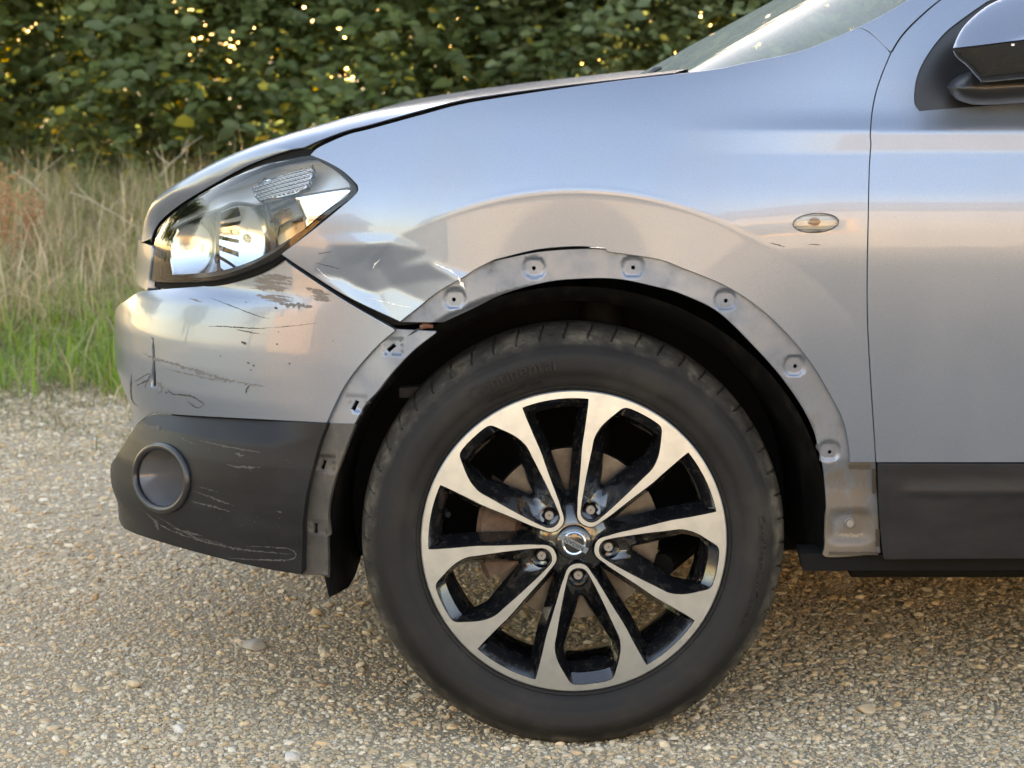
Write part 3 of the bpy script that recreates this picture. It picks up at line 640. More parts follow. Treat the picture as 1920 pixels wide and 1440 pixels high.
twig([(130, 360, 6.2), (170, 375, 6.0), (205, 395, 5.8), (262, 428, 5.5)], 0, 'long forked dry twig lying in the grass left of the headlight', 3)
twig([(25, 322, 6.8), (60, 345, 6.6), (95, 378, 6.4)], 0, 'short bent dry twig beside the rusty dock plant', 6)
twig([(300, 330, 6.5), (318, 308, 6.6), (340, 290, 6.8), (352, 262, 7.0)], 0, 'upright dry twig standing behind the bonnet nose', 8)

# ---- sunlit surroundings behind the photographer (seen in the car's reflections)
def house(name, label, c, w, dpt, h, wallm, roofm, wins, framem):
    t = empty(name, c, label, 'house'); mb = MB(); mb.box((0, 0, h/2), (w, dpt, h)); mb.build('wall', wallm, t, False)
    rf = MB(); o_ = 0.5; V = [(-w/2-o_, -dpt/2-o_, h), (w/2+o_, -dpt/2-o_, h), (w/2+o_, dpt/2+o_, h), (-w/2-o_, dpt/2+o_, h), (-w/2-o_, 0, h+1.9), (w/2+o_, 0, h+1.9)]
    rf.add(V, [(0, 1, 5, 4), (2, 3, 4, 5), (0, 4, 3), (1, 2, 5), (3, 2, 1, 0)]); rf.build('roof', roofm, t, False)
    for (x, z, ww, hh) in wins:
        f = MB()
        for a in ((x-ww/2, z, 0.12, hh), (x+ww/2, z, 0.12, hh), (x, z+hh/2, ww, 0.12), (x, z-hh/2, ww, 0.12)): f.box((a[0], dpt/2+0.04, a[1]), (a[2], 0.14, a[3]))
        fr = f.build('window', framem, t, False); p = MB(); p.box((x, dpt/2+0.01, z), (ww-0.1, 0.06, hh-0.1)); p.build('pane', M['darkpane'], fr, False)
    return t
M['darkpane'] = mat('window pane', (0.03, 0.035, 0.04), 0.05)
def wallmat(name, col):
    m = mat(name, col, 0.9); d_ = noise(m, 0.8, 6, 0.65); setin(m, 'Base Color', ramp(m, d_, [(0.3, tuple(0.82*x for x in col)), (0.7, tuple(min(1, 1.06*x) for x in col))])); return m
M['cream'] = wallmat('cream render', (0.34, 0.32, 0.285)); M['ochre'] = wallmat('ochre render', (0.42, 0.29, 0.16)); M['tile'] = mat('clay tile', (0.20, 0.165, 0.14), 0.85); M['yellowwood'] = mat('yellow window wood', (0.75, 0.45, 0.10), 0.6)
house('house', 'cream rendered house reflected in the door and fender', (4.0, -19, 0), 15, 7, 3.4, M['cream'], M['tile'], [(-5, 1.7, 1.3, 1.4), (-1.8, 1.7, 1.3, 1.4), (2.0, 1.7, 1.3, 1.4), (5.2, 1.7, 1.3, 1.4)], M['yellowwood'])
house('house', 'ochre rendered house reflected in the front bumper and headlight', (-16.5, -14, 0), 8, 7, 2.9, M['ochre'], M['tile'], [(-2, 2.2, 1.2, 1.4), (1.5, 2.2, 1.2, 1.4)], M['yellowwood'])
def tree(c, h, rad, label, seed, n_=2200, cols=GR2):
    t = empty('tree', c, label, 'tree'); r = random.Random(seed); mb = MB(); mb.tube([(0, 0, -0.1), (0.1, 0, h*0.3), (0, 0.1, h*0.6), (0.1, 0, h*0.9)], [0.22, 0.17, 0.1, 0.03], 8)
    for k in range(9):
        a = r.uniform(0, 6.28); z = h*r.uniform(0.35, 0.7); mb.tube([(0, 0, z), (rad*0.4*math.cos(a), rad*0.4*math.sin(a), z+0.5), (rad*0.8*math.cos(a), rad*0.8*math.sin(a), z+0.9)], [0.07, 0.05, 0.02], 6)
    mb.build('trunk', M['bark'], t)
    g_ = np.random.default_rng(seed); p = g_.normal(0, 1, (n_, 3)); p /= np.linalg.norm(p, axis=1, keepdims=True); p *= (g_.uniform(0.25, 1, (n_, 1))**0.5)*(1+0.25*np.sin(p[:, :1]*5+seed)); p = p*np.array([rad, rad, h*0.36])+np.array([0, 0, h*0.66])
    q = g_.normal(0, 1, (n_, 2, 3)); q /= np.linalg.norm(q, axis=2, keepdims=True); s = 0.17
    V = np.stack([p-q[:, 0]*s, p+q[:, 1]*s*0.6, p+q[:, 0]*s, p-q[:, 1]*s*0.6], 1).reshape(-1, 3); me = bpy.data.meshes.new('crown'); me.from_pydata(V.tolist(), [], np.arange(n_*4).reshape(-1, 4).tolist())
    ca = me.color_attributes.new('col', 'FLOAT_COLOR', 'POINT'); C = np.ones((n_, 4, 4), np.float32); C[:, :, :3] = np.array(cols)[g_.integers(0, len(cols), n_)][:, None]*g_.uniform(0.8, 1.5, (n_, 1, 1)); ca.data.foreach_set('color', C.ravel()); me.materials.append(M['leafattr'])
    o = link('crown', me, t); o['kind'] = 'stuff'; return t
YT = [(0.16, 0.14, 0.04), (0.20, 0.16, 0.05), (0.12, 0.13, 0.04)]
tree((-7.0, -20, 0), 5.5, 2.0, 'sunlit tree beside the ochre house, mirrored in the front bumper', 3)
tree((-24, -9, 0), 6.5, 2.6, 'yellowing tree at the far side of the ochre house', 4, 2200, YT)
tree((-21, 3, 0), 6.0, 2.4, 'green tree beyond the end of the yard ahead of the car', 5)
tree((-9, 27, 0.7), 4.0, 5.0, 'added tree blocking the sky behind the gaps of the hedge on the left', 7, 2600)  # this and the next two added to block bright horizon behind the hedge
tree((1.5, 28, 0.7), 4.0, 5.0, 'added tree blocking the sky behind the gaps of the hedge in the middle', 8, 2600)
tree((11, 27, 0.7), 4.0, 5.0, 'added tree blocking the sky behind the right end of the hedge', 9, 2600)
tree((14, -17, 0), 6.5, 2.5, 'yellowing tree beside the cream house', 6, 2200, YT)

# ================================================================== THE CAR
car = empty('parked_car', (0, 0.89, 0), 'silver car with a crumpled front wing and its bare wheel arch flange showing', 'car')
KP = car
def P(o):                                             # parts are built in world coordinates, then handed to the car's origin
    if o.parent is car and o.location.length == 0: o.location = -car.location
    return o
def pan(name, items, dfun, m, parent=None, **kw):
    o = panel(name, items, dfun, m, parent if parent is not None else car, **kw); return P(o)
def bld(mb, name, m, parent=None, smooth=True, angle=35): return P(mb.build(name, m, parent if parent is not None else car, smooth, angle))

LAMP_R = [(583, 290), (612, 302), (642, 319), (665, 340), (672, 351), (666, 366), (622, 404), (575, 442), (529, 477)]
HOODGAP = [(583, 290), (600, 276), (650, 254), (696, 242), (787, 217), (862, 197), (937, 184), (1050, 167), (1162, 152), (1267, 140)]
ARCH_O = [(1594, 866), (1593, 842), (1582, 789), (1555, 735), (1520, 678), (1475, 624), (1422, 575), (1360, 535), (1280, 502), (1232, 485), (1139, 471)]
ARCH_LIFT = [(1139, 471), (1131, 465), (1082, 461), (1007, 467), (927, 486)]
ARCH_F = [(927, 486), (895, 502), (865, 521), (820, 547), (782, 577), (750, 602)]
DOORGAP = [(1671, 98), (1654, 139), (1642, 176), (1635, 214), (1632, 255), (1633, 270), (1630, 319), (1628, 412), (1626, 520), (1627, 611), (1633, 722), (1640, 829), (1642, 866)]
shift = lambda L, dx, dy=0: [(a+dx, b+dy) for a, b in L]
_cr = np.array([(AR[0]+(RC+dr)*math.cos(w), AR[1]+(RC+dr)*math.sin(w)) for dr in (-0.014, -0.0095, -0.006, -0.003, 0, 0.003, 0.006, 0.0095, 0.014) for w in np.arange(R(20), R(150), 0.005/RC)])
fender = pan('front_fender', [LAMP_R[::-1], HOODGAP, [(1267, 140), (1346, 130), (1402, 118), (1500, 97), (1575, 68), (1609, 52)], [(1609, 52), (1627, 60), (1650, 79), (1669, 100)],
             shift(DOORGAP, -2), [(1640, 866), (1594, 866)], ARCH_O, ARCH_LIFT, ARCH_F, [(750, 602), (651, 555), (580, 511), (529, 477)]], fender_d, M['paint'],
             holes=[ellipse(1530, 418, 44, 19, -4, 40)], spacing=0.0055, flange=0.011, step=3, extra=_cr)
fender['label'] = 'silver front wing with a crumpled dent ahead of the wheel'
# bare flange with pressed screw bosses
BOSS = [(851, 562, 35), (1001, 503, 10), (1187, 502, -8), (1361, 564, -35), (1491, 687, -55), (1556, 848, -78)]
_bu = inv(np.array([b_[0] for b_ in BOSS]), np.array([b_[1] for b_ in BOSS]), fender_d)
_foot = inv(np.array([1598.0]), np.array([992.0]), fender_d)[0]
def flange_x(u, z):
    o = 0.009
    for (bu, bz) in _bu:
        q = (np.abs((u-bu)/0.0185)**2.6+np.abs((z-bz)/0.0175)**2.6)**(1/2.6); o = o+0.0042*(1-ss(0.72, 1.05, q))
    q = (np.abs((u-_foot[0])/0.040)**4+np.abs((z-_foot[1])/0.031)**4)**0.25
    o = o+0.010*(1-ss(0.5, 1.1, q))*ss(-0.05, 0.03, _foot[1]+0.035-z)
    o = o+0.012*ss(0.04, 0.10, 0.52-z)
    dx, dz = u-AR[0], z-AR[1]; o = o+0.010*(1-ss(0.412, 0.424, np.hypot(dx, dz)))*ss(0.0, 0.02, z-0.5)
    return o
outer = [(x+5*(x-1077)/470, y-5*(1018-y)/470) for x, y in ARCH_O]
flange = pan('arch_flange', [[(1641, 864), (1600, 862)], outer[1:-1], [(1232, 481), (1139, 469), (1082, 468), (1007, 474), (927, 490)], [(927, 490), (892, 499), (862, 517), (817, 543), (778, 573), (748, 602)], [(756, 603), (831, 604)],
                             [(831, 604), (895, 574), (944, 551), (1019, 529), (1082, 522), (1157, 522), (1232, 537), (1280, 551), (1347, 584), (1413, 647), (1471, 713), (1516, 784), (1540, 856), (1549, 922), (1551, 989), (1547, 1029)],
                             [(1547, 1029), (1548, 1043), (1600, 1042), (1650, 1036)], [(1650, 1036), (1648, 1010), (1642, 890), (1641, 866)]],
             plus(side, flange_x), M['bare'], fender, holes=[ellipse(a, b_, 4.6, 4.8, 0, 16) for a, b_, c_ in BOSS], spacing=0.0045, flange=0.006, step=4)
flange['label'] = 'bare dusty wheel arch flange with six screw holes'
# rubbing seals, bolt and grime on the fender foot
fd2 = plus(side, flange_x)
for (a, b_, w_, h_) in ((1611, 875, 40, 8), (1638, 902, 7, 46), (1645, 1008, 8, 32), (1600, 1037, 92, 6)):
    mb = MB(); stroke(mb, [(a-w_/2, b_), (a+w_/2, b_)] if w_ > h_ else [(a, b_-h_/2), (a, b_+h_/2)], min(w_, h_), fd2, 0.003, 0.12, False, 4); bld(mb, 'seal_strip', M['sealant'], fender)
mb = MB(); c0 = P_(np.array([_foot[0]]), np.array([_foot[1]+0.004]), fd2)[0]
for r_, y0, y1 in ((0.009, 0, -0.003), (0.0065, -0.003, -0.008)):
    V, Fc = lathe_y([(0.0001, y1), (r_*0.9, y1), (r_, y1+0.001), (r_, y0+0.004)], 0, 360, 20, c0); mb.add(V, Fc)
bld(mb, 'bolt', M['bolt'], fender)
mb = MB()
for k in range(16): blob(mb, 1577+k*2.6, 1003+random.uniform(-2, 3), random.uniform(2, 5), random.uniform(1, 3), fd2, random.uniform(-20, 20))
bld(mb, 'mud_crust', M['mud'], fender)['kind'] = 'stuff'
# side indicator
def ind_x(u, z): return -0.003*np.sqrt(np.clip(1-((u-_iu[0])/0.040)**2-((z-_iu[1])/0.0175)**2, 0, 1))-0.0005
_iu = inv(np.array([1530.0]), np.array([418.0]), side)[0]
ind = pan('side_indicator', [[tuple(q) for q in ellipse(1530, 418, 42, 17.5, -4, 40)]+[tuple(ellipse(1530, 418, 42, 17.5, -4, 40)[0])]], plus(side, lambda u, z: ind_x(u, z)+0.010+0.0005*np.sin(z*1500)), M['indback'], None, spacing=0.0025, flange=0.004)
ind['label'] = 'small clear oval indicator lamp'
pan('lamp_cover', [[tuple(q) for q in ellipse(1530, 418, 42.5, 17.8, -4, 40)]+[tuple(ellipse(1530, 418, 42.5, 17.8, -4, 40)[0])]], plus(side, ind_x), M['lens'], ind, spacing=0.003, flange=0.004)
mb = MB(); blob(mb, 1529, 416, 10, 8.5, plus(side, ind_x), 0, -0.004, 0.1); bld(mb, 'bulb', M['amber'], ind)

# ---- door, A pillar, sail plate, cladding, sill
UZ = lambda px, py: tuple(inv(np.array([float(px)]), np.array([float(py)]), side)[0])
zb = UZ(1645, 866)[1]; DE = 1.32
GAPU = [(1673, 100), (1692, 70), (1722, 38), (1770, -3), (1850, -58)]
ztop = UZ(1850, -58)
WINH = [(1724, 209), (1715, 196), (1714, 174), (1720, 140), (1738, 103), (1770, 62), (1810, 30), (1850, 2)]
w0 = UZ(1850, 2); w1 = UZ(1724, 209)
door = pan('front_door', [shift(DOORGAP[::-1], 2), GAPU, ('uz', [ztop, (DE, ztop[1]+0.10), (DE, zb)]), ('uz', [(DE, zb), UZ(1646, 866)])], side, M['paint'], spacing=0.009, step=4,
           flange=0.012, holes=[np.array(proj(P_(q[:, 0], q[:, 1], side))).T for q in [to_uz([WINH, ('uz', [w0, (w0[0]+0.12, w0[1]+0.05), (DE-0.08, w0[1]+0.06), (DE-0.06, w1[1]+0.02), (w1[0]+0.15, w1[1]+0.012), w1])], side)]])
sail = pan('mirror_sail', [[(1730, 210), (1718, 203), (1716, 176), (1722, 142), (1740, 105), (1772, 65), (1812, 33), (1850, 6)], ('uz', [UZ(1850, 6), UZ(1935, -40), UZ(2000, 60), UZ(1990, 200)]), [(1990, 200), (1920, 202), (1780, 209), (1730, 210)]],
           plus(side, lambda u, z: 0.006+0.018*np.exp(-(((u-0.64)/0.05)**2+((z-1.07)/0.05)**2))-0.008*np.exp(-(((u-0.60)/0.035)**2+((z-1.035)/0.03)**2))), M['satin'], None, spacing=0.007, flange=0.02)
pan('side_window', [('uz', [UZ(1935, -45), (DE-0.07, w0[1]+0.07), (DE-0.05, w1[1]+0.0), UZ(1985, 206), UZ(1935, -45)])], plus(side, 0.018), M['darkglass'], None, spacing=0.03, flange=0)
pan('a_pillar', [[(1609, 52), (1650, 32), (1700, 3), (1780, -50)], ('uz', [UZ(1780, -50), UZ(1850, -62)]), [(1850, -62), (1768, -7), (1719, 34), (1689, 66), (1670, 96)], [(1670, 96), (1650, 76), (1628, 57), (1609, 50)]], side, M['paint'], spacing=0.01, flange=0.014)
def clad_x(u, z):
    zt, zc = UZC
    q = z-zc; e = ss(0.02, 0.06, u-u0c); qp = np.clip(q, 0, 0.027)
    return -0.010+e*(0.36*(qp-qp*qp/0.054)-0.10*np.clip(q, -0.012, 0))-0.03*np.clip(0.37-z, -0.1, 0.06)+0.006*ss(0.02, 0.0, u-u0c)
u0c = UZ(1645, 900)[0]; UZC = (UZ(1700, 868)[1], UZ(1700, 921)[1])
zlo = UZ(1656, 1045)[1]
pan('door_cladding', [[(1647, 870), (1648, 940), (1652, 1000), (1657, 1045)], ('uz', [UZ(1657, 1045), (DE, zlo+0.004), (DE, zb-0.006), UZ(1647, 870)])], plus(side, clad_x), M['plastic'], door, spacing=0.007, flange=0.02)['label'] = 'black plastic cladding along the door bottom'
zs0, zs1 = UZ(1560, 1046)[1], UZ(1560, 1076)[1]
pan('sill', [('uz', [UZ(1505, 1048), UZ(1512, 1078), (3.0, zs1+0.01), (3.0, zs0+0.004), UZ(1505, 1048)])], plus(side, lambda u, z: 0.03+0.0*u), M['black'], None, spacing=0.02, flange=0.05)
# black sheet added behind the gaps, their shade put into its colour
shell = pan('gap_backing', [[(536, 486), (600, 434), (660, 372), (664, 350), (640, 326), (590, 296), (588, 276), (650, 245), (696, 234), (787, 208), (862, 188), (937, 176), (1050, 161), (1162, 147), (1267, 138), (1400, 124), (1500, 104), (1600, 62), (1660, 78), (1700, 55), (1716, 70), (1712, 200), (1716, 230)],
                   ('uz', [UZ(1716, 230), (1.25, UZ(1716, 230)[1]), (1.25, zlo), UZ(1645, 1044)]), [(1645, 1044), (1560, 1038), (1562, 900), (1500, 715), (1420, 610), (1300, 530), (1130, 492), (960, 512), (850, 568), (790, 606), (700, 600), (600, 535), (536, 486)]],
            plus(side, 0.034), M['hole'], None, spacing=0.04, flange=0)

# ---- front bumper
bz_top = UZ(300, 540)[1]
BSEAM = [(611, 792), (500, 786), (350, 778), (294, 774), (275, 780), (258, 793), (248, 806)]
def IB(px, py, f=None): return tuple(inv(np.array([float(px)]), np.array([float(py)]), f or bumper_d)[0])
tl = IB(262, 547); bl = IB(252, 801)
SLIT = [(287, 632), (290, 650), (290.5, 675), (292, 700), (293, 722), (289, 729), (282, 725), (283, 700), (285, 678), (284, 655)]
bumper = pan('front_bumper', [[(529, 488), (509, 502), (467, 519), (397, 535), (312, 542), (284, 545), (264, 547)], ('uz', [tl, (tl[0]-0.07, tl[1]-0.022), (tl[0]-0.25, tl[1]-0.06), (UC, tl[1]-0.08), (UC, bl[1]-0.13), (bl[0]-0.2, bl[1]-0.108), (bl[0]-0.08, bl[1]-0.073), (bl[0]-0.025, bl[1]-0.028), bl]), BSEAM[::-1][1:], [(612, 791), (627, 758), (644, 725), (669, 690), (707, 648), (739, 620)], [(737, 617), (650, 567), (551, 502), (533, 487)]],
             bumper_d, M['paint'], holes=[np.array(SLIT, float)], spacing=0.008, flange=0.012, step=3)
_q = [IB(*p) for p in ((268, 610), (268, 745), (330, 745), (330, 610), (268, 610))]
pan('tear_backing', [('uz', _q)], plus(bumper_d, 0.006), M['hole'], bumper, spacing=0.03, flange=0)  # black sheet added so the tear reads as shade
bumper['label'] = 'scratched silver front bumper with a vertical tear'
FL_O = [(739, 620), (707, 648), (669, 690), (644, 725), (627, 758), (612, 791)]
SLOTS = [(734, 652, 9.5, 4.5, -40), (666, 770-10, 10, 4.5, -62), (606.5, 871, 9.5, 4.2, -72), (592, 990, 9.5, 4.0, -90), (618, 1066, 8, 5, 0)]
def rect(cx, cy, a, b_, rot):
    c_, s_ = math.cos(R(rot)), math.sin(R(rot)); return np.array([(cx+c_*x-s_*y, cy+s_*x+c_*y) for x, y in ((-a, -b_), (0, -b_), (a, -b_), (a, b_), (0, b_), (-a, b_))])
_sl = inv(np.array([s[0] for s in SLOTS], float), np.array([s[1] for s in SLOTS], float), bumper_d)
def bfl_x(u, z):
    o = 0.008+0.0*u
    for (bu, bz) in _sl:
        q = np.maximum(np.abs(u-bu)/0.017, np.abs(z-bz)/0.014); o = o+0.003*(1-ss(0.75, 1.0, q))
    return o
pan('bumper_flange', [FL_O, [(612, 793), (664, 794)], [(664, 794), (684, 758), (707, 733), (738, 694), (775, 656), (816, 624)], [(816, 622), (741, 618)]], plus(bumper_d, bfl_x), M['bare'], bumper, holes=[rect(*s) for s in SLOTS[:2]], spacing=0.006, flange=0.008)
IBC = lambda px, py: IB(px, py)
zc_ = IB(420, 820, clad_d)[1]; zt_ = IB(420, 784, clad_d)[1]
def lowc_x(u, z):
    zz = zc_+0.03*ss(-0.50, -0.36, u)
    k = 1-ss(-0.54, -0.40, u); q = np.clip(z-zz, 0, 0.06)
    k = k*ss(-1.12, -0.90, u); return -0.006-0.014*k*(1-ss(0.10, 0.30, zz-z))+0.62*k*(np.sqrt(q*q+0.002**2)-0.002)
lowc = plus(clad_d, lowc_x)
FOG = (305, 896)
lb = IB(232, 990, lowc); lt = IB(250, 806, lowc)
clad = pan('lower_bumper', [shift(BSEAM, 0, 3), ('uz', [lt, (lt[0]-0.025, lt[1]-0.03), (lt[0]-0.08, lt[1]-0.075), (lt[0]-0.2, lt[1]-0.11), (UC, lt[1]-0.13), (UC, lb[1]-0.02), lb]), [(240, 994), (262, 1003), (330, 1024), (420, 1048), (500, 1066), (564, 1076)], [(564, 1076), (566, 1010), (567, 975), (575, 919), (594, 844), (611, 796)]],
           lowc, M['plastic'], holes=[ellipse(FOG[0], FOG[1], 49, 62, -12, 60)], spacing=0.008, flange=0.02, step=4)
clad['label'] = 'scuffed black plastic lower bumper'
pan('bumper_flange', [[(613, 795), (594, 846), (575, 921), (567, 977), (566, 1010), (565, 1077)], [(565, 1077), (614, 1077)], [(614, 1077), (613, 994), (617, 937), (632, 881), (653, 825), (664, 797)], [(664, 796), (613, 795)]], plus(bumper_d, bfl_x), M['bareblack'], clad, holes=[rect(*s) for s in SLOTS[2:4]], spacing=0.006, flange=0.008)
# fog lamp surround and cup
a = np.linspace(0, 2*np.pi, 73)
e1 = ellipse(FOG[0], FOG[1], 48, 60.5, -12, 72); uz = inv(e1[:, 0], e1[:, 1], lowc); q = P_(uz[:, 0], uz[:, 1], plus(lowc, -0.002))
mb = MB(); mb.tube(np.vstack([q, q[:1], q[1:2]]), 0.0065, 12, False); ring = bld(mb, 'fog_lamp_surround', M['satin'], clad)
rings = []
for k, (sx_, sy_, dx_, dd_) in enumerate(((43, 57.5, -4, 0.004), (41, 54, -5, 0.012), (37, 49, -6, 0.035), (33, 42, -7, 0.075), (28, 35, -9, 0.085), (20, 25, -9, 0.080), (1, 1, -9, 0.078))):
    e = ellipse(FOG[0]+dx_, FOG[1]+1, sx_, sy_, -12, 72); uz = inv(e[:, 0], e[:, 1], lowc); rings.append(P_(uz[:, 0], uz[:, 1], plus(lowc, dd_)))
mb = MB(); n_ = 72; mb.add(np.vstack(rings), [(k*n_+i, k*n_+(i+1) % n_, (k+1)*n_+(i+1) % n_, (k+1)*n_+i) for k in range(6) for i in range(n_)]); bld(mb, 'fog_lamp_cup', M['fogcup'], clad, True, 60)
# black sheet added inside the bumper, shade put into its colour (seen through the tear, the slots and the lamp gap)
pan('bumper_backing', [[(520, 500), (400, 542), (310, 548), (300, 620), (300, 700), (300, 790), (300, 860), (300, 980), (420, 1030), (560, 1066), (622, 1072), (622, 960), (650, 850), (690, 765), (742, 700), (800, 640), (810, 615), (700, 604), (600, 540), (530, 495), (520, 500)]], plus(bumper_d, 0.075), M['hole'], None, spacing=0.04, flange=0)

# ---- headlight
M['lampsilver'] = mat('silvered lamp housing', (0.52, 0.55, 0.57), 0.30, 0.45)
LENS = [(280, 523), (284, 487), (293, 442), (304, 420), (341, 389), (397, 353), (481, 314), (551, 297), (580, 292), (596, 293), (633, 315), (660, 340), (668, 354), (661, 368), (622, 398), (537, 469), (495, 494), (453, 511), (397, 525), (312, 529), (280, 523)]
GROW = [(277, 530), (280, 487), (287, 440), (299, 414), (339, 380), (396, 344), (480, 303), (550, 284), (582, 281), (600, 289), (636, 313), (664, 338), (672, 354), (665, 370), (626, 403), (541, 476), (500, 505), (455, 523), (397, 536), (312, 540), (277, 530)]
INNER = [(286, 519), (290, 487), (298, 443), (308, 422), (344, 391), (399, 356), (482, 317), (552, 300), (580, 296), (595, 298), (630, 319), (655, 341), (661, 354), (654, 366), (611, 397), (529, 464), (490, 488), (450, 506), (395, 520), (313, 524), (286, 519)]
head = pan('headlight', [GROW], plus(lamp_d, 0.010), M['black'], None, holes=[np.array(spline(INNER, 4)[:-1])], spacing=0.012, flange=0.010)
pan('housing', [GROW], plus(lamp_d, 0.021), M['lampsilver'], head, holes=[np.array(spline(INNER, 4)[:-1])], spacing=0.012, flange=0.065)
head['label'] = 'clear swept-back headlight'
pan('lens', [LENS], plus(lamp_d, 0.001), M['lens'], head, spacing=0.008, flange=0.006)
pan('housing', [GROW], plus(lamp_d, 0.085), M['lampsilver'], head, spacing=0.03, flange=0)
def bowl(cx, cy, ru, rz, deep, d0):
    c_ = inv(np.array([float(cx)]), np.array([float(cy)]), lamp_d)[0]
    return lambda u, z: d0+deep*np.clip(1-((u-c_[0])/ru)**2-((z-c_[1])/rz)**2, -1.0, 1)
pan('reflector', [[(415, 396), (445, 386), (478, 388), (490, 384), (560, 370), (652, 356), (640, 372), (604, 400), (566, 432), (521, 462)], [(521, 462), (484, 484), (446, 499), (414, 508)], [(414, 508), (411, 450), (415, 396)]], plus(lamp_d, bowl(450, 450, 0.10, 0.085, 0.03, 0.028)), M['chrome'], head, spacing=0.007, flange=0)
pan('reflector', [[(308, 444), (330, 430), (365, 412), (408, 398)], [(408, 398), (404, 450), (407, 510)], [(407, 510), (350, 514), (302, 516)], [(302, 516), (303, 480), (308, 444)]], plus(lamp_d, bowl(350, 470, 0.06, 0.06, 0.025, 0.03)), M['chromesoft'], head, spacing=0.007, flange=0)
_c = inv(np.array([560.0, 480.0]), np.array([340.0, 360.0]), lamp_d)
def ribs(u, z): return 0.026+0.0035*np.abs(np.sin((z-0.22*(u-_c[0][0]))*math.pi/0.0062))
pan('indicator_chamber', [[(472, 352), (500, 338), (548, 322), (584, 316), (580, 338), (566, 357), (520, 370), (484, 374), (472, 352)]], plus(lamp_d, ribs), M['chromesoft'], head, spacing=0.0024, flange=0.01)
pan('bezel', [[(312, 424), (346, 394), (400, 360), (483, 322), (552, 304), (580, 299), (594, 301), (628, 321), (652, 343), (654, 350)], [(654, 350), (560, 364), (490, 378), (478, 381), (440, 376), (414, 388)], [(414, 388), (365, 405), (312, 432), (312, 424)]], plus(lamp_d, lambda u, z: 0.020+0.26*(z-0.80)+0.005*np.sin((u+z)*30)), M['lampsilver'], head, spacing=0.008, flange=0.006)
mb = MB(); c_ = inv(np.array([378.0]), np.array([488.0]), lamp_d)[0]; p0 = Vector(P_(c_[:1], c_[1:], plus(lamp_d, 0.05))[0]); mb.tube([p0, p0+Vector((-0.016, -0.01, 0))], [0.008, 0.0075], 14); bld(mb, 'bulb', M['satin'], head)
# grille end piece beside the lamp and clips in the gap under it
g0 = IB(268, 500, lamp_d)
pan('grille_surround', [[(285, 462), (281, 500), (276, 543)], ('uz', [IB(276, 543, lamp_d), (-1.16, IB(276, 543, lamp_d)[1]), (-1.16, IB(285, 462, lamp_d)[1]), IB(285, 462, lamp_d)])], plus(lamp_d, -0.002), M['paint'], None, spacing=0.01, flange=0.02)
pan('grille', [('uz', [(-1.165, 0.62), (-1.165, 0.80), (UC, 0.80), (UC, 0.62), (-1.165, 0.62)])], plus(lamp_d, 0.03), M['black'], None, spacing=0.03, flange=0)
for (a0, b0, a1, b1) in ((303, 529, 318, 533), (334, 528, 342, 541), (352, 527, 357, 541), (404, 526, 412, 536), (448, 519, 455, 527)):
    mb = MB(); stroke(mb, [(a0, b0), (a1, b1)], 5, plus(lamp_d, 0.02), 0, 0.1, False, 3); bld(mb, 'lamp_clip', M['scuffpale'], bumper)

# ---- bonnet
def loft_top(name, E, S, ey, sy, m, drop, nst=60, parent=None, half=0.89, cxfix=None, edge=0.014, eyf=None):
    """a panel from its near edge E over the sight-line crest S to the car's centre line, and mirrored to the far side"""
    def res(L):
        s = spline(L, 3); d_ = np.concatenate([[0], np.cumsum(np.hypot(*np.diff(s, axis=0).T))]); t = np.linspace(0, d_[-1], nst); return np.stack([np.interp(t, d_, s[:, 0]), np.interp(t, d_, s[:, 1])], 1)
    e = res(E); s = res(S); rows = []
    for i in range(nst):
        f = i/(nst-1); Ey = ey(f, e[i]); Sy = sy(f, Ey); pe = at_y(e[i, 0], e[i, 1], Ey); ps = at_y(s[i, 0], s[i, 1], Sy); rd = ray(s[i, 0], s[i, 1])
        q = ps-rd*(0.62*(Sy-Ey)); c = ps+rd*((half-Sy)/rd[1]); dz, dx = drop(f); c = c+np.array([dx, 0, -dz]); q2 = ps+rd*(0.45*(half-Sy))
        row = []
        for t in np.linspace(0, 1, 12): row.append((1-t)**2*pe+2*t*(1-t)*q+t*t*ps)
        for t in np.linspace(0, 1, 14)[1:]: row.append((1-t)**2*ps+2*t*(1-t)*q2+t*t*c)
        mir = [np.array([p[0], 2*half-p[1], p[2]]) for p in row[-2::-1]]
        row = [pe+np.array([0, 0.035, -0.004])]+[pe+np.array([0, 0.001, -0.0015])]+row+mir; rows.append(row)
    k = len(rows[0]); V = np.array(rows).reshape(-1, 3); Fc = [(i*k+j, (i+1)*k+j, (i+1)*k+j+1, i*k+j+1) for i in range(nst-1) for j in range(k-1)]
    return P(mesh_from(name, V, Fc, m, parent or car, True, None, 50))
HE = [(284, 447), (290, 430), (303, 410), (340, 380), (396, 346), (466, 308), (536, 282), (572, 275), (593, 265), (650, 244), (694, 233), (787, 207), (862, 188), (937, 176), (1050, 161), (1162, 148), (1267, 136)]
HS = [(264, 455), (270, 416), (281, 388), (296, 369), (341, 338), (411, 300), (481, 271), (551, 248), (600, 234), (655, 218), (712, 205), (825, 186), (937, 170), (1050, 156), (1200, 139), (1290, 129)]
_he = spline(HE, 3); _hu = inv(_he[:, 0], _he[:, 1], lambda u, z: np.where(u < -0.45, lamp_d(u, z), side(u, z))); _hy = P_(_hu[:, 0], _hu[:, 1], lambda u, z: np.where(u < -0.45, lamp_d(u, z), side(u, z)))[:, 1]
def hey(f, e): return float(np.interp(e[0], _he[:, 0], np.convolve(np.pad(_hy, 10, 'edge'), np.ones(21)/21, 'valid')))+0.004
bon = loft_top('bonnet', HE, HS, hey, lambda f, Ey: Ey+0.07+0.06*f, M['paint'], lambda f: (0.02+0.03*f, 0.03*(1-f)**2), 90)
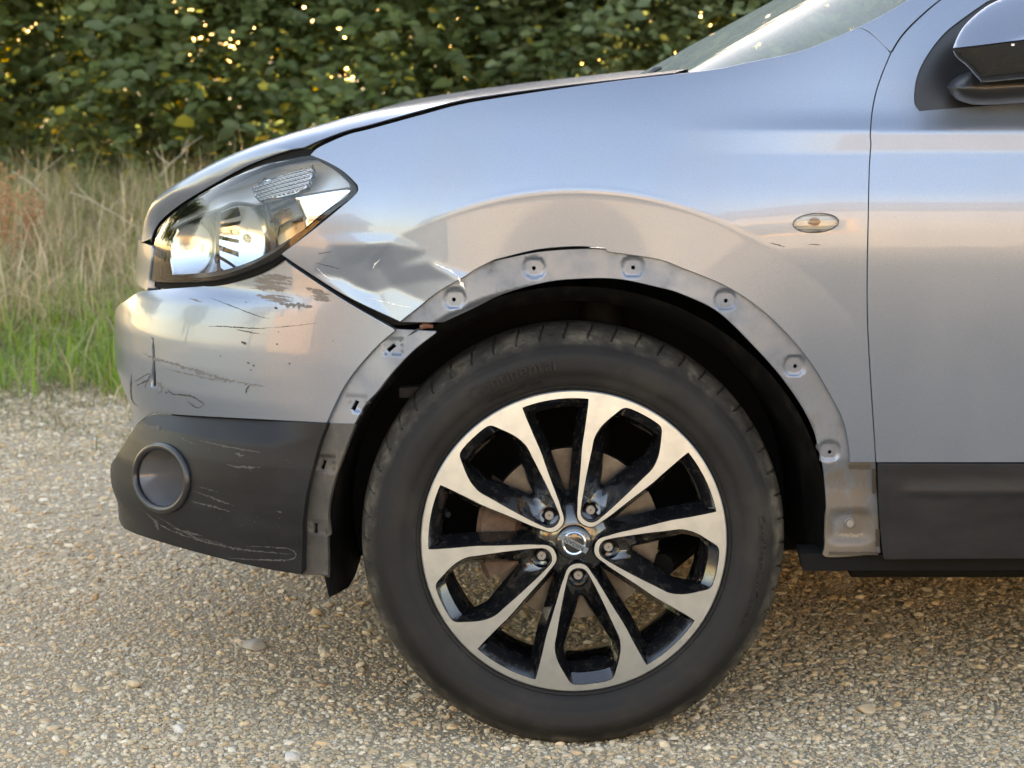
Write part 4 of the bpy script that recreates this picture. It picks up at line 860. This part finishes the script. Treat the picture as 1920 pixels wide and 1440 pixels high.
# ---- windscreen, cowl, dashboard
loft_top('windscreen', [(1520, 122), (1609, 58), (1700, 3), (1860, -95)], [(1205, 166), (1267, 132), (1500, 0), (1690, -106)], lambda f, e: 0.16+0.10*f, lambda f, Ey: Ey+0.30, M['windscreen'], lambda f: (0.0, 0.012), 40)
mb = MB(); mb.box((0.85, 0.89, 0.88), (1.1, 1.36, 0.22)); mb.box((1.15, 0.45, 0.95), (0.25, 0.5, 0.5)); mb.box((1.15, 1.33, 0.95), (0.25, 0.5, 0.5)); bld(mb, 'dashboard', M['black'], None, False)
mb = MB(); c_ = at_y(np.array(1228.0), np.array(131.0), 0.55); mb.tube([Vector(c_)+Vector((-0.012, 0, -0.012)), Vector(c_), Vector(c_)+Vector((0.012, 0, 0.004))], [0.006, 0.005, 0.003], 8); bld(mb, 'washer_jet', M['satin'])

# ---- wing mirror
MOUT = [(1786, 92), (1794, 72), (1804, 54), (1822, 34), (1850, 12), (1880, -3), (1930, -22), (2000, -28), (2056, -8), (2078, 40), (2074, 100), (2050, 135), (1990, 142), (1920, 147), (1846, 154), (1838, 151), (1813, 124), (1794, 108), (1787, 98), (1786, 92)]
_mo = spline(MOUT, 4)[:-1]
def pillow(name, outline, ref, y0, bulge, fall, m, parent, spacing=5, back=0.05, tilt=0.0):
    o2 = spline(outline, 4); o2 = o2[:-1] if np.hypot(*(o2[0]-o2[-1])) < 1 else o2
    V2, T, loops = cdt(o2.copy(), [], spacing); d_ = dist_poly(V2, ref); t = np.clip(d_/fall, 0, 1)
    y = y0-bulge*np.clip(1-(1-t)**2, 0, 1)**0.8-tilt*(V2[:, 1]-84)/1250; V = np.stack([at_y(V2[i:i+1, 0], V2[i:i+1, 1], y[i])[0] for i in range(len(V2))])
    lp = loops[0]; b = len(V); W = np.array([at_y(V2[i:i+1, 0], V2[i:i+1, 1], y[i]+back)[0] for i in lp]); W = W.mean(0)+(W-W.mean(0))*0.96
    Fs = [tuple(t_) for t_ in T]; k = len(lp); Fs += [(lp[i], b+i, b+(i+1) % k, lp[(i+1) % k]) for i in range(k)]+[tuple(range(b, b+k))]
    me = mesh_from(name, np.vstack([V, W]), Fs, m, parent, True, None, 55); return me
mir = pillow('wing_mirror', [(1787, 90), (1794, 72), (1804, 54), (1822, 34), (1850, 12), (1880, -3), (1930, -22), (2000, -28), (2056, -8), (2078, 40), (2077, 60), (2000, 65), (1920, 74), (1840, 84), (1787, 90)], _mo, -0.120, 0.035, 120, M['paint'], car, 5, 0.09, 0.55); P(mir)
mir['label'] = 'door mirror with silver cap over a gloss black shell'
P(mir)
pillow('mirror_shell', [(1787, 93), (1840, 87), (1920, 77), (2000, 68), (2077, 63), (2074, 100), (2050, 135), (1990, 142), (1920, 147), (1846, 154), (1838, 151), (1813, 124), (1794, 108), (1788, 99), (1787, 93)], _mo, -0.118, 0.033, 120, M['gloss'], mir, 5, 0.09, -0.45)
_ao = spline([(1775, 163), (1790, 146), (1819, 134), (1850, 134), (1950, 130), (2040, 132), (2050, 185), (1920, 193), (1840, 197), (1804, 191), (1786, 180), (1775, 163)], 4)[:-1]
pillow('mirror_arm', [tuple(q) for q in _ao]+[tuple(_ao[0])], _ao, -0.005, 0.05, 34, M['satin'], mir, 5, 0.06)
mb = MB(); c_ = Vector(at_y(np.array(1899.0), np.array(84.0), -0.152)); mb.box(c_, (0.004, 0.003, 0.003)); bld(mb, 'white_speck', M['white'], mir)  # tiny white box at the mirror seam

# ---- wheel arch liner and underside
mb = MB(); V, Fc = lathe_y([(0.414, 0.034), (0.410, 0.04), (0.400, 0.06), (0.384, 0.10), (0.378, 0.20), (0.378, 0.36)], -7, 195, 112, (0.0, 0, 0.335)); V = [(x, y+(float(plan(np.array(x))[1]) if x < 0 else 0)*(1-min(1, max(0, (y-0.03)/0.25)))+(0.012 if x < -0.3 else 0)+0.034*float(ss(0.56, 0.44, np.array(z)))*(x > 0), z) for x, y, z in V]; mb.add(V, [f[::-1] for f in Fc]); bld(mb, 'arch_liner', M['liner'])
mb = MB(); mb.box((0, 0.37, 0.56), (0.80, 0.02, 0.50)); mb.box((-0.23, 0.375, 0.28), (0.30, 0.02, 0.08)); mb.box((-0.45, 0.89, 0.45), (0.25, 1.0, 0.30)); mb.box((1.9, 0.89, 0.285), (2.9, 1.30, 0.08)); mb.box((1.9, 0.92, 0.225), (2.8, 1.10, 0.05)); mb.box((0.0, 0.95, 0.25), (0.9, 0.9, 0.06)); mb.box((0.0, 0.89, 0.62), (0.80, 1.0, 0.50)); mb.box((1.8, 0.9, 0.55), (2.6, 1.3, 0.5)); bld(mb, 'underbody_occluder', M['black'], None, False)  # underside mass, boxes added and set low to block light under the car
mb = MB(); p = [at_y(np.array(float(a)), np.array(float(b_)), 0.22) for a, b_ in ((749, 728), (850, 722), (850, 742), (749, 746))]; mb.add([tuple(q) for q in p]+[tuple(np.array(q)+np.array([0, 0.03, 0])) for q in p], [(0, 1, 2, 3), (0, 4, 5, 1), (3, 2, 6, 7), (0, 3, 7, 4)]); bld(mb, 'bracket', M['scuffdark'], None, False)
mb = MB(); mb.tube([(0, 0.12, 0.335), (0, 0.6, 0.33)], 0.028, 12); mb.tube([(0.02, 0.20, 0.36), (0.06, 0.30, 0.75)], 0.035, 12); mb.tube([(0.15, 0.16, 0.27), (0.25, 0.55, 0.25)], [0.02, 0.03], 10); bld(mb, 'strut', M['black'])
# black rubber-like wedge and wiring where bumper and wing part company
mb = MB(); s = [Vector(at_y(np.array(float(a)), np.array(float(b_)), y_)) for a, b_, y_ in ((738, 646, 0.055), (756, 636, 0.045), (780, 620, 0.04), (800, 612, 0.042))]; mb.tube(s, 0.0022, 8); bld(mb, 'wire', M['satin'], bumper)
mb = MB(); s = [Vector(at_y(np.array(float(a)), np.array(float(b_)), 0.04)) for a, b_ in ((788, 614), (796, 610), (812, 612))]; mb.tube(s, [0.004, 0.0055, 0.003], 8); bld(mb, 'connector', M['redwire'], bumper)

# ---- wheel
RR = 0.246; AX = [-82.4+72*k for k in range(5)]
wheel = empty('wheel', (0, 0.045-0.89, 0.335)); wheel.parent = car; wheel.rotation_euler = (R(-1.2), 0, 0)
wheel['label'] = 'five twin-spoke black and machined alloy front wheel'
OUT = [(0.0, .137), (.022, .139), (.045, .148), (.065, .166), (.080, .192), (.094, .222), (.118, .268), (.19, .436), (.257, .586), (.295, .690), (.328, .778), (.350, .835), (.362, .862)]
POC = [(0.0, .166), (.025, .170), (.047, .183), (.062, .203), (.072, .226), (.10, .300), (.15, .452), (.195, .602), (.212, .655), (.2165, .70), (.211, .757), (.195, .812), (.172, .868), (.155, .908), (.143, .928), (.126, .941), (.10, .948), (.05, .953)]
def upt(k, u, v): A = R(AX[k]); return np.array([math.cos(A)*v-math.sin(A)*u, math.sin(A)*v+math.cos(A)*u])
star = []
for k in range(5):
    left = spline([(-a_, b_) for a_, b_ in OUT[::-1]], 0.02); right = spline(OUT, 0.02)[1:]
    star += [upt(k, *q) for q in left]+[upt(k, *q) for q in right]
    a0, a1 = AX[k]+24.6, AX[k]+72-24.6; cor = upt(k, .372, .879); star += [upt(k, .369, .876)]
    star += [np.array([math.cos(R(w)), math.sin(R(w))])*0.951 for w in np.linspace(a0, a1, 20)]
    star += [upt((k+1) % 5, -.369, .876)]
star = np.array(star)
pocs = []
for k in range(5):
    r_ = spline(POC, 0.02); full = np.vstack([r_, [[0, .954]], np.stack([-r_[::-1][:-1, 0], r_[::-1][:-1, 1]], 1)]); pocs.append((full, np.array([upt(k, *q) for q in full])))
def facey(r): return -0.007*(1-r*r)
def w3(p2, y): p2 = np.atleast_2d(p2); return np.stack([p2[:, 0]*RR, np.broadcast_to(y, len(p2)), p2[:, 1]*RR], 1)
circ = np.stack([np.cos(np.linspace(0, 2*np.pi, 241)[:-1]), np.sin(np.linspace(0, 2*np.pi, 241)[:-1])], 1)
V2, T, loops = cdt(circ*0.993, [star]+[p[1] for p in pocs], 0.03)
r_ = np.hypot(V2[:, 0], V2[:, 1]); V = w3(V2, facey(r_)); b = len(V); lp = loops[0]; ro = [V]; Fs = [tuple(t[::-1]) for t in T]; k = len(lp)
for q, (s_, y_) in enumerate(((1.0, 0.0015), (1.0, 0.012))):
    d2 = V2[lp]/np.linalg.norm(V2[lp], axis=1, keepdims=True); ro.append(w3(d2*s_, y_)); Fs += [((lp if q == 0 else range(b-k, b))[i], (lp if q == 0 else range(b-k, b))[(i+1) % k], b+(i+1) % k, b+i) for i in range(k)]; b += k
V = np.vstack(ro)
# fix winding so the face looks outwards (-Y)
face = mesh_from('spoke_face', V, [f[::-1] if len(f) == 3 else f for f in Fs], M['alloy'], wheel, True, None, 25)
bmx = bmesh.new(); bmx.from_mesh(face.data); bmesh.ops.recalc_face_normals(bmx, faces=bmx.faces); bmx.to_mesh(face.data); bmx.free()
def poly_off(p, d_):
    t = np.roll(p, -1, 0)-np.roll(p, 1, 0); t /= np.linalg.norm(t, axis=1, keepdims=True); n_ = np.stack([-t[:, 1], t[:, 0]], 1)
    return p+n_*d_*(1 if area(p) > 0 else -1)
mb = MB()
def loft(rows):
    k = len(rows[0]); mb.add(np.vstack(rows), [(i*k+j, i*k+(j+1) % k, (i+1)*k+(j+1) % k, (i+1)*k+j) for i in range(len(rows)-1) for j in range(k)])
r0 = np.hypot(*star.T); o1 = poly_off(star, 0.006); o2 = poly_off(star, 0.020); o3 = poly_off(star, 0.058)
lw = ss(0.90, 0.95, r0)[:, None]; o2 = o2*(1-lw)+poly_off(star, 0.062)*lw; o3 = o3*(1-lw)+poly_off(star, 0.085)*lw; l1 = lw[:, 0]
loft([w3(star, facey(r0)), w3(o1, facey(r0)+0.002), w3(o2, facey(r0)+0.018-0.004*l1), w3(o3, facey(r0)+0.046)])
for k, (loc_, p) in enumerate(pocs):
    rp = np.hypot(*p.T); vv = loc_[:, 1]; vm = 0.40+(0.85-0.40)*np.clip((vv-.166)/.785, 0, 1)
    half_ = np.interp(vv, [a_[1] for a_ in POC], [max(a_[0], .03) for a_ in POC]); half_ = np.where(vv > .94, .128, half_)
    um = np.clip(loc_[:, 0]/half_, -1, 1)*np.interp(vm, [.40, .50, .70, .85], [.012, .05, .145, .150]); tgt = np.array([upt(k, a_, b_) for a_, b_ in zip(um, vm)])
    o1 = poly_off(p, 0.006); mid = lambda t_: p*(1-t_)+tgt*t_
    lw = ss(0.90, 0.945, vv)[:, None]; m1 = (o1*0.5+mid(.35)*.5)*(1-lw)+(p-(p/np.linalg.norm(p, axis=1, keepdims=True))*0.066)*lw; l2 = (1-ss(0.27, 0.38, vv)); m1 = m1*(1-l2[:, None])+poly_off(p, 0.010)*l2[:, None]; tgt = tgt*(1-lw)+tgt*0.985*lw
    loft([w3(p, facey(rp)), w3(o1, facey(rp)+0.002), w3(m1, facey(rp)+0.010+0.005*lw[:, 0]+0.017*l2), w3(mid(.6), facey(rp)+0.026+0.005*l2), w3(mid(.9), facey(rp)+0.040), w3(tgt, facey(rp)+0.052)])
V, Fc = lathe_y([(0.001, 0.006), (0.026, 0.006), (0.031, 0.007), (0.042, 0.010), (0.055, 0.018), (0.066, 0.032), (0.075, 0.055)], 0, 360, 60); mb.add(V, Fc)
for k in range(5):
    p = upt(k, 0, 0.2323)*RR; V, Fc = lathe_y([(0.0168, 0.0), (0.0160, 0.006), (0.0155, 0.026), (0.001, 0.026)], 0, 360, 28, (p[0], 0, p[1])); mb.add(V, Fc)
for (r0_, y0_) in ((0,0),):
    V, Fc = lathe_y([(0.234, 0.010), (0.225, 0.028), (0.216, 0.05), (0.212, 0.07), (0.210, 0.12), (0.216, 0.17), (0.228, 0.19)], 0, 360, 90); mb.add(V, Fc)
o = mb.build('rim', M['wheelblack'], wheel, True, 40)
bmx = bmesh.new(); bmx.from_mesh(o.data); bmesh.ops.recalc_face_normals(bmx, faces=bmx.faces); bmx.to_mesh(o.data); bmx.free()
for k in range(5):
    p = upt(k, 0, 0.2323)*RR; mb = MB(); V, Fc = lathe_y([(0.001, 0.013), (0.0070, 0.013), (0.0082, 0.0145), (0.0084, 0.016)], 0, 360, 20); mb.add(V, Fc); nb = len(mb.f)
    V, Fc = lathe_y([(0.0082, 0.0158), (0.0112, 0.0165), (0.0118, 0.018), (0.0118, 0.026)], 0, 360, 6); mb.add(V, Fc)
    o = mb.build('lug_bolt', M['bolt'], wheel, True, 30); o.data.materials.append(M['black']); o.data.polygons.foreach_set('material_index', [0]*nb+[1]*(len(mb.f)-nb)); o.location = (p[0], 0, p[1])
# centre cap and emblem
mb = MB(); V, Fc = lathe_y([(0.0005, -0.0095), (0.012, -0.0090), (0.022, -0.0078), (0.0270, -0.0055), (0.0282, -0.003), (0.0282, 0.008)], 0, 360, 60); mb.add(V, Fc); mb.build('centre_cap', M['gloss'], wheel, True, 40)
mb = MB(); V, Fc = lathe_y([(0.0152, -0.0088), (0.0156, -0.0105), (0.0176, -0.0112), (0.0196, -0.0100), (0.0200, -0.0078)], 0, 360, 60); mb.add(V, Fc); rot = Matrix.Rotation(R(29), 3, 'Y')
mb.box((0, -0.0118, 0), (0.0485, 0.0032, 0.0098), rot); mb.build('emblem', M['chrome'], wheel, True, 40)
def text_mesh(txt, size, extr):
    cu = bpy.data.curves.new('lettering', 'FONT'); cu.body = txt; cu.size = size; cu.extrude = extr; cu.align_x = 'CENTER'; cu.align_y = 'CENTER'; cu.resolution_u = 3
    ob = bpy.data.objects.new('lettering', cu); COL.objects.link(ob); bpy.context.view_layer.update()
    me = bpy.data.meshes.new_from_object(ob.evaluated_get(bpy.context.evaluated_depsgraph_get())); bpy.data.objects.remove(ob); bpy.data.curves.remove(cu); return me
me = text_mesh('NISSAN', 0.0088, 0.0003); bo = me.copy()
for v in me.vertices:
    x, y, z = v.co; x *= 1.18; q = rot @ Vector((-x, 0, -y)); v.co = (q.x, -0.0136-z, q.z)
me.materials.clear(); me.materials.append(M['black']); link('lettering', me, wheel)
# tyre
PR = [(0.240, 0.016), (0.2455, 0.008), (0.2485, 0.0035), (0.252, 0.0005), (0.2535, 0.0018), (0.256, -0.002), (0.264, -0.0062), (0.274, -0.0095), (0.2745, -0.0102), (0.285, -0.0122), (0.296, -0.0128), (0.307, -0.0112), (0.3075, -0.0104), (0.316, -0.0066), (0.3165, -0.0054), (0.3225, -0.0006), (0.3285, 0.0060), (0.3330, 0.0125), (0.3370, 0.0205), (0.3405, 0.031), (0.3432, 0.044), (0.3448, 0.058), (0.3455, 0.075), (0.3460, 0.10), (0.3448, 0.145), (0.337, 0.182), (0.322, 0.202), (0.30, 0.214), (0.27, 0.21), (0.24, 0.185)]
NT = 1080; V, Fc = lathe_y(PR, 0, 360, NT); V = np.array(V).reshape(NT, len(PR), 3)
for i in range(NT):
    for j in range(17, 23):
        if (i+int((j-15)*0.9)) % 20 == 0:
            r_ = math.hypot(V[i, j, 0], V[i, j, 2]); f = (r_-0.0065)/r_; V[i, j, 0] *= f; V[i, j, 2] *= f; V[i, j, 1] += 0.0025
for jj in (22, 23):
    pass
V = V.reshape(-1, 3); cut = -0.3335; low = np.clip(cut-V[:, 2], 0, 1); k_ = np.exp(-((V[:, 2]+0.335)/0.05)**2)*np.exp(-(V[:, 0]/0.12)**2)
V[:, 1] += np.where(V[:, 1] < 0.03, -0.007, 0.0)*k_; V[:, 2] = np.maximum(V[:, 2], cut-0.0006*np.clip(0.1-np.abs(V[:, 0]), 0, 1))
tyre = mesh_from('tyre', V, Fc, M['rubber'], wheel, True, None, 60)
tyre['label'] = 'worn black tyre with dusty shoulder'
pr_r = [q[0] for q in PR[3:20]]; pr_y = [q[1] for q in PR[3:20]]
def tyre_text(txt, rad, size, a_mid, stretch=1.0, extr=0.0010, m=None):
    me = text_mesh(txt, size, extr); me.materials.clear(); me.materials.append(m or M['letter'])
    for v in me.vertices:
        x, y, z = v.co; r_ = rad+y; w = R(a_mid)-x*stretch/rad; v.co = (r_*math.cos(w), float(np.interp(r_, pr_r, pr_y))-0.0003-(z+extr)*1.0, r_*math.sin(w))
    o = link('lettering', me, wheel)
tyre_text('Continental', 0.2905, 0.031, 110.5, 1.02, 0.0013)
tyre_text('www.conti-online.com', 0.266, 0.0085, 111, 1.2)
tyre_text('ContiPremiumContact', 0.302, 0.0165, -9, 1.25)
# brake
mb = MB(); V, Fc = lathe_y([(0.072, 0.076), (0.142, 0.076), (0.1425, 0.088), (0.142, 0.098), (0.07, 0.098)], 0, 360, 72); mb.add(V, Fc); mb.build('brake_disc', M['disc'], wheel, True, 30)
mb = MB(); V, Fc = lathe_y([(0.001, 0.056), (0.070, 0.056), (0.073, 0.060), (0.073, 0.078)], 0, 360, 48); mb.add(V, Fc); mb.build('disc_hub', M['rust'], wheel, True, 30)
mb = MB()
V, Fc = lathe_y([(0.088, 0.075), (0.088, 0.055), (0.096, 0.046), (0.15, 0.046), (0.158, 0.056), (0.158, 0.13), (0.10, 0.13)], 146, 206, 20); mb.add(V, Fc)
mb.tube([(-0.11, 0.04, 0.055), (-0.11, 0.10, 0.055)], 0.014, 10); mb.tube([(-0.12, 0.04, -0.03), (-0.12, 0.10, -0.03)], 0.014, 10); mb.build('brake_caliper', M['rust'], wheel, True, 30)
mb = MB(); q = upt(3, 0.43, .80)*RR; w_ = R(168); q = np.array([math.cos(w_), math.sin(w_)])*0.866*RR; mb.tube([(q[0], 0.05, q[1]), (q[0]*0.985, 0.025, q[1]*0.985), (q[0]*0.97, 0.012, q[1]*0.97)], [0.0042, 0.0042, 0.0048], 10); mb.build('tyre_valve', M['black'], wheel)
def copy_tree(o, parent=None):
    c = o.copy(); COL.objects.link(c); c.parent = parent
    for ch in list(o.children): copy_tree(ch, c)
    return c
for (x, y, rz) in ((2.63, 0.045-0.89, 0), (0.0, 0.845, math.pi), (2.63, 0.845, math.pi)):
    w = copy_tree(wheel, car); w.location = (x, y, 0.335); w.rotation_euler = (0, 0, rz)
    if 'label' in w: del w['label']
# ---- scratches, chips and scuffs
Z1 = lambda L: [(200+x/3.556, 240+y/3.556) for x, y in L]
Z2 = lambda L: [(200+x/2.667, 600+y/2.667) for x, y in L]
Z3 = lambda L: [(520+x/2.667, 300+y/2.667) for x, y in L]
bd = bumper_d
mb = MB()
for k in range(34):
    f = random.random(); y0 = 975+175*f; x0 = 950+90*abs(f-0.4)+random.uniform(-10, 90); x1 = min(1275, x0+random.uniform(60, 220)); stroke(mb, Z1([(x0, y0), ((x0+x1)/2, y0+10+random.uniform(-6, 6)), (x1, y0+24)]), random.uniform(1.2, 5.0), bd, 0.0005, 0.6)
for k in range(12):
    y0 = random.uniform(1060, 1150); x0 = 1310+(y0-1060)*0.8+random.uniform(0, 50); stroke(mb, Z1([(x0, y0), (x0+random.uniform(40, 130), y0+8)]), random.uniform(1.5, 5), bd, 0.0005, 0.6)
bld(mb, 'scrape', M['scuff'], bumper, False)['kind'] = 'stuff'
mb = MB()
for L, w_ in ((Z1([(690, 1130), (820, 1180), (1000, 1250), (1090, 1272)]), 1.3), (Z1([(680, 1322), (800, 1324), (1000, 1336), (1095, 1330)]), 1.8), (Z1([(1090, 1332), (1250, 1318), (1400, 1300)]), 1.1), (Z1([(860, 1342), (960, 1362), (1020, 1370)]), 1.6),
              (Z2([(720, 325), (702, 340), (697, 366)]), 2.5), (Z2([(305, 345), (330, 370), (420, 380), (490, 420)]), 2.6), (Z2([(490, 420), (455, 440), (400, 405)]), 1.5), (Z2([(125, 270), (121, 350), (130, 410), (160, 430)]), 1.7), (Z2([(140, 310), (215, 268), (190, 340)]), 1.6), (Z2([(150, 330), (205, 300)]), 3.0), (Z2([(225, 85), (235, 100)]), 2)):
    stroke(mb, L, w_, bd, 0.0006, 0.45)
for x, y, q in ((690, 115, 3.2), (853, 120, 1.8), (710, 215, 2.2), (570, 180, 1.4), (915, 218, 1.8), (735, 228, 2), (722, 250, 1.6), (300, 362, 2), (860, 60, 1.2)): blob(mb, 200+x/2.667, 600+y/2.667, q, q*0.8, bd, 20)
for x, y, q in ((1128, 1200, 3.2), (905, 1428, 2.6), (930, 1160, 1.4), (1510, 1420, 1.2)): blob(mb, 200+x/3.556, 240+y/3.556, q, q*0.7, bd, 10)
bld(mb, 'scratch', M['scuffdark'], bumper, False)['kind'] = 'stuff'
mb = MB()
for L, w_ in ((Z2([(180, 165), (270, 200), (450, 255), (600, 300), (790, 332)]), 4.5), (Z2([(300, 245), (450, 280), (600, 312)]), 2.2), (Z2([(205, 185), (270, 205)]), 6), (Z2([(250, 310), (275, 340), (260, 370)]), 5), (Z1([(1150, 1172), (1260, 1180), (1370, 1192)]), 7), (Z1([(550, 1135), (600, 1150), (635, 1162)]), 2)): stroke(mb, L, w_, bd, 0.0004, 0.7)
bld(mb, 'scuff', M['scuffpaint'], bumper, False)['kind'] = 'stuff'
mb = MB()
for L, w_ in (([(350, 580), (450, 625)], 2), ([(460, 600), (640, 640), (770, 662)], 2.4), ([(600, 722), (680, 736), (770, 735)], 3.4), ([(635, 655), (660, 672), (690, 680)], 4), ([(430, 850), (530, 890), (640, 930)], 2.2), ([(420, 905), (560, 940), (620, 960)], 2.4), ([(170, 940), (300, 1040), (500, 1110), (700, 1150), (930, 1172)], 2.6),
              ([(600, 1190), (800, 1200), (925, 1195), (942, 1160), (880, 1140), (700, 1130)], 2.0), ([(190, 525), (240, 535), (290, 560)], 6), ([(240, 1000), (265, 1050)], 6), ([(330, 1040), (480, 1080)], 3), ([(850, 955), (878, 962)], 2.5), ([(450, 830), (560, 860)], 1.2), ([(250, 980), (420, 1075), (600, 1125)], 1.4)):
    stroke(mb, Z2(L), w_, lowc, 0.0006, 0.8)
for k in range(60):
    x = random.uniform(230, 560); y = random.uniform(840, 1050); blob(mb, x, y, random.uniform(0.5, 1.3), random.uniform(0.4, 0.9), lowc, 0, 0.0006, 0.3, 7)
bld(mb, 'scuff', M['scuffpale'], clad, False)['kind'] = 'stuff'
mb = MB()
for L, w_ in (([(785, 517), (850, 545), (905, 580)], 2.2), ([(905, 578), (915, 610), (938, 642)], 4.2), ([(515, 495), (490, 520), (478, 545)], 1.8), ([(460, 690), (600, 725), (672, 737)], 1.6), ([(200, 540), (240, 580), (285, 600)], 1.2), ([(1640, 440), (1560, 436)], 2.0)): stroke(mb, Z3(L), w_, fender_d, 0.0007, 0.6)
bld(mb, 'torn_paint', M['white'], fender, False)['kind'] = 'stuff'
mb = MB()
for L, w_ in (([(1443, 455), (1456, 458), (1472, 463)], 1.6), ([(1514, 458), (1540, 459)], 1.2), ([(596, 476), (622, 472)], 1.5), ([(590, 492), (640, 505)], 1.2), ([(1520, 434), (1550, 434)], 1.2)): stroke(mb, L, w_, fender_d, 0.0006, 0.5)
bld(mb, 'scratch', M['scuffdark'], fender, False)['kind'] = 'stuff'
# ---- the rest of the body, out of the frame to the right
def ra(t_): return (2.63+0.43*math.cos(t_), 0.335+0.43*math.sin(t_))
pan('rear_door', [('uz', [(DE+0.005, zb), (DE+0.005, 1.03), (2.10, 1.05), (2.22, 0.92), (2.14, zb), (DE+0.005, zb)])], side, M['paint'], None, spacing=0.05)
pan('rear_quarter', [('uz', [(2.145, zlo), (2.15, zb), (2.225, 0.92), (2.105, 1.05), (2.9, 1.08), (3.35, 1.02), (3.42, 0.6), (3.35, 0.32), (3.06, 0.32)]+[ra(t_) for t_ in np.linspace(0, math.pi, 24)]+[(2.145, zlo)])], side, M['paint'], None, spacing=0.05)
pan('door_cladding', [('uz', [(DE+0.005, zlo), (DE+0.005, zb-0.006), (2.14, zb-0.006), (2.14, zlo), (DE+0.005, zlo)])], plus(side, -0.01), M['plastic'], None, spacing=0.05)
mb = MB(); mb.add([(0.95, 0.30, 1.40), (1.5, 0.33, 1.585), (2.4, 0.34, 1.58), (3.2, 0.36, 1.47), (3.2, 1.42, 1.47), (2.4, 1.44, 1.60), (1.5, 1.45, 1.60), (0.95, 1.48, 1.40)], [(0, 1, 6, 7), (1, 2, 5, 6), (2, 3, 4, 5)]); bld(mb, 'roof', M['paint'], None, True, 60)
mb = MB(); mb.add([(1.33, 0.13, 1.04), (3.0, 0.16, 1.08), (3.2, 0.36, 1.46), (1.5, 0.33, 1.575), (1.33, 0.31, 1.53)], [(0, 1, 2, 3, 4)]); bld(mb, 'rear_side_window', M['darkglass'], None, False)
mb = MB(); mb.add([(-0.6, 1.78, 0.19), (3.4, 1.78, 0.19), (3.4, 1.74, 1.05), (-0.2, 1.70, 0.98), (-0.6, 1.72, 0.85)], [(0, 1, 2, 3, 4)]); mb.add([(3.42, 0.02, 0.3), (3.42, 1.76, 0.3), (3.38, 1.7, 1.05), (3.2, 1.42, 1.46), (3.2, 0.36, 1.46), (3.38, 0.06, 1.05)], [(0, 1, 2, 3, 4, 5)]); bld(mb, 'far_side_blocker', M['paint'], None, False)  # unseen far side sheet added low to block light, and tail sheet
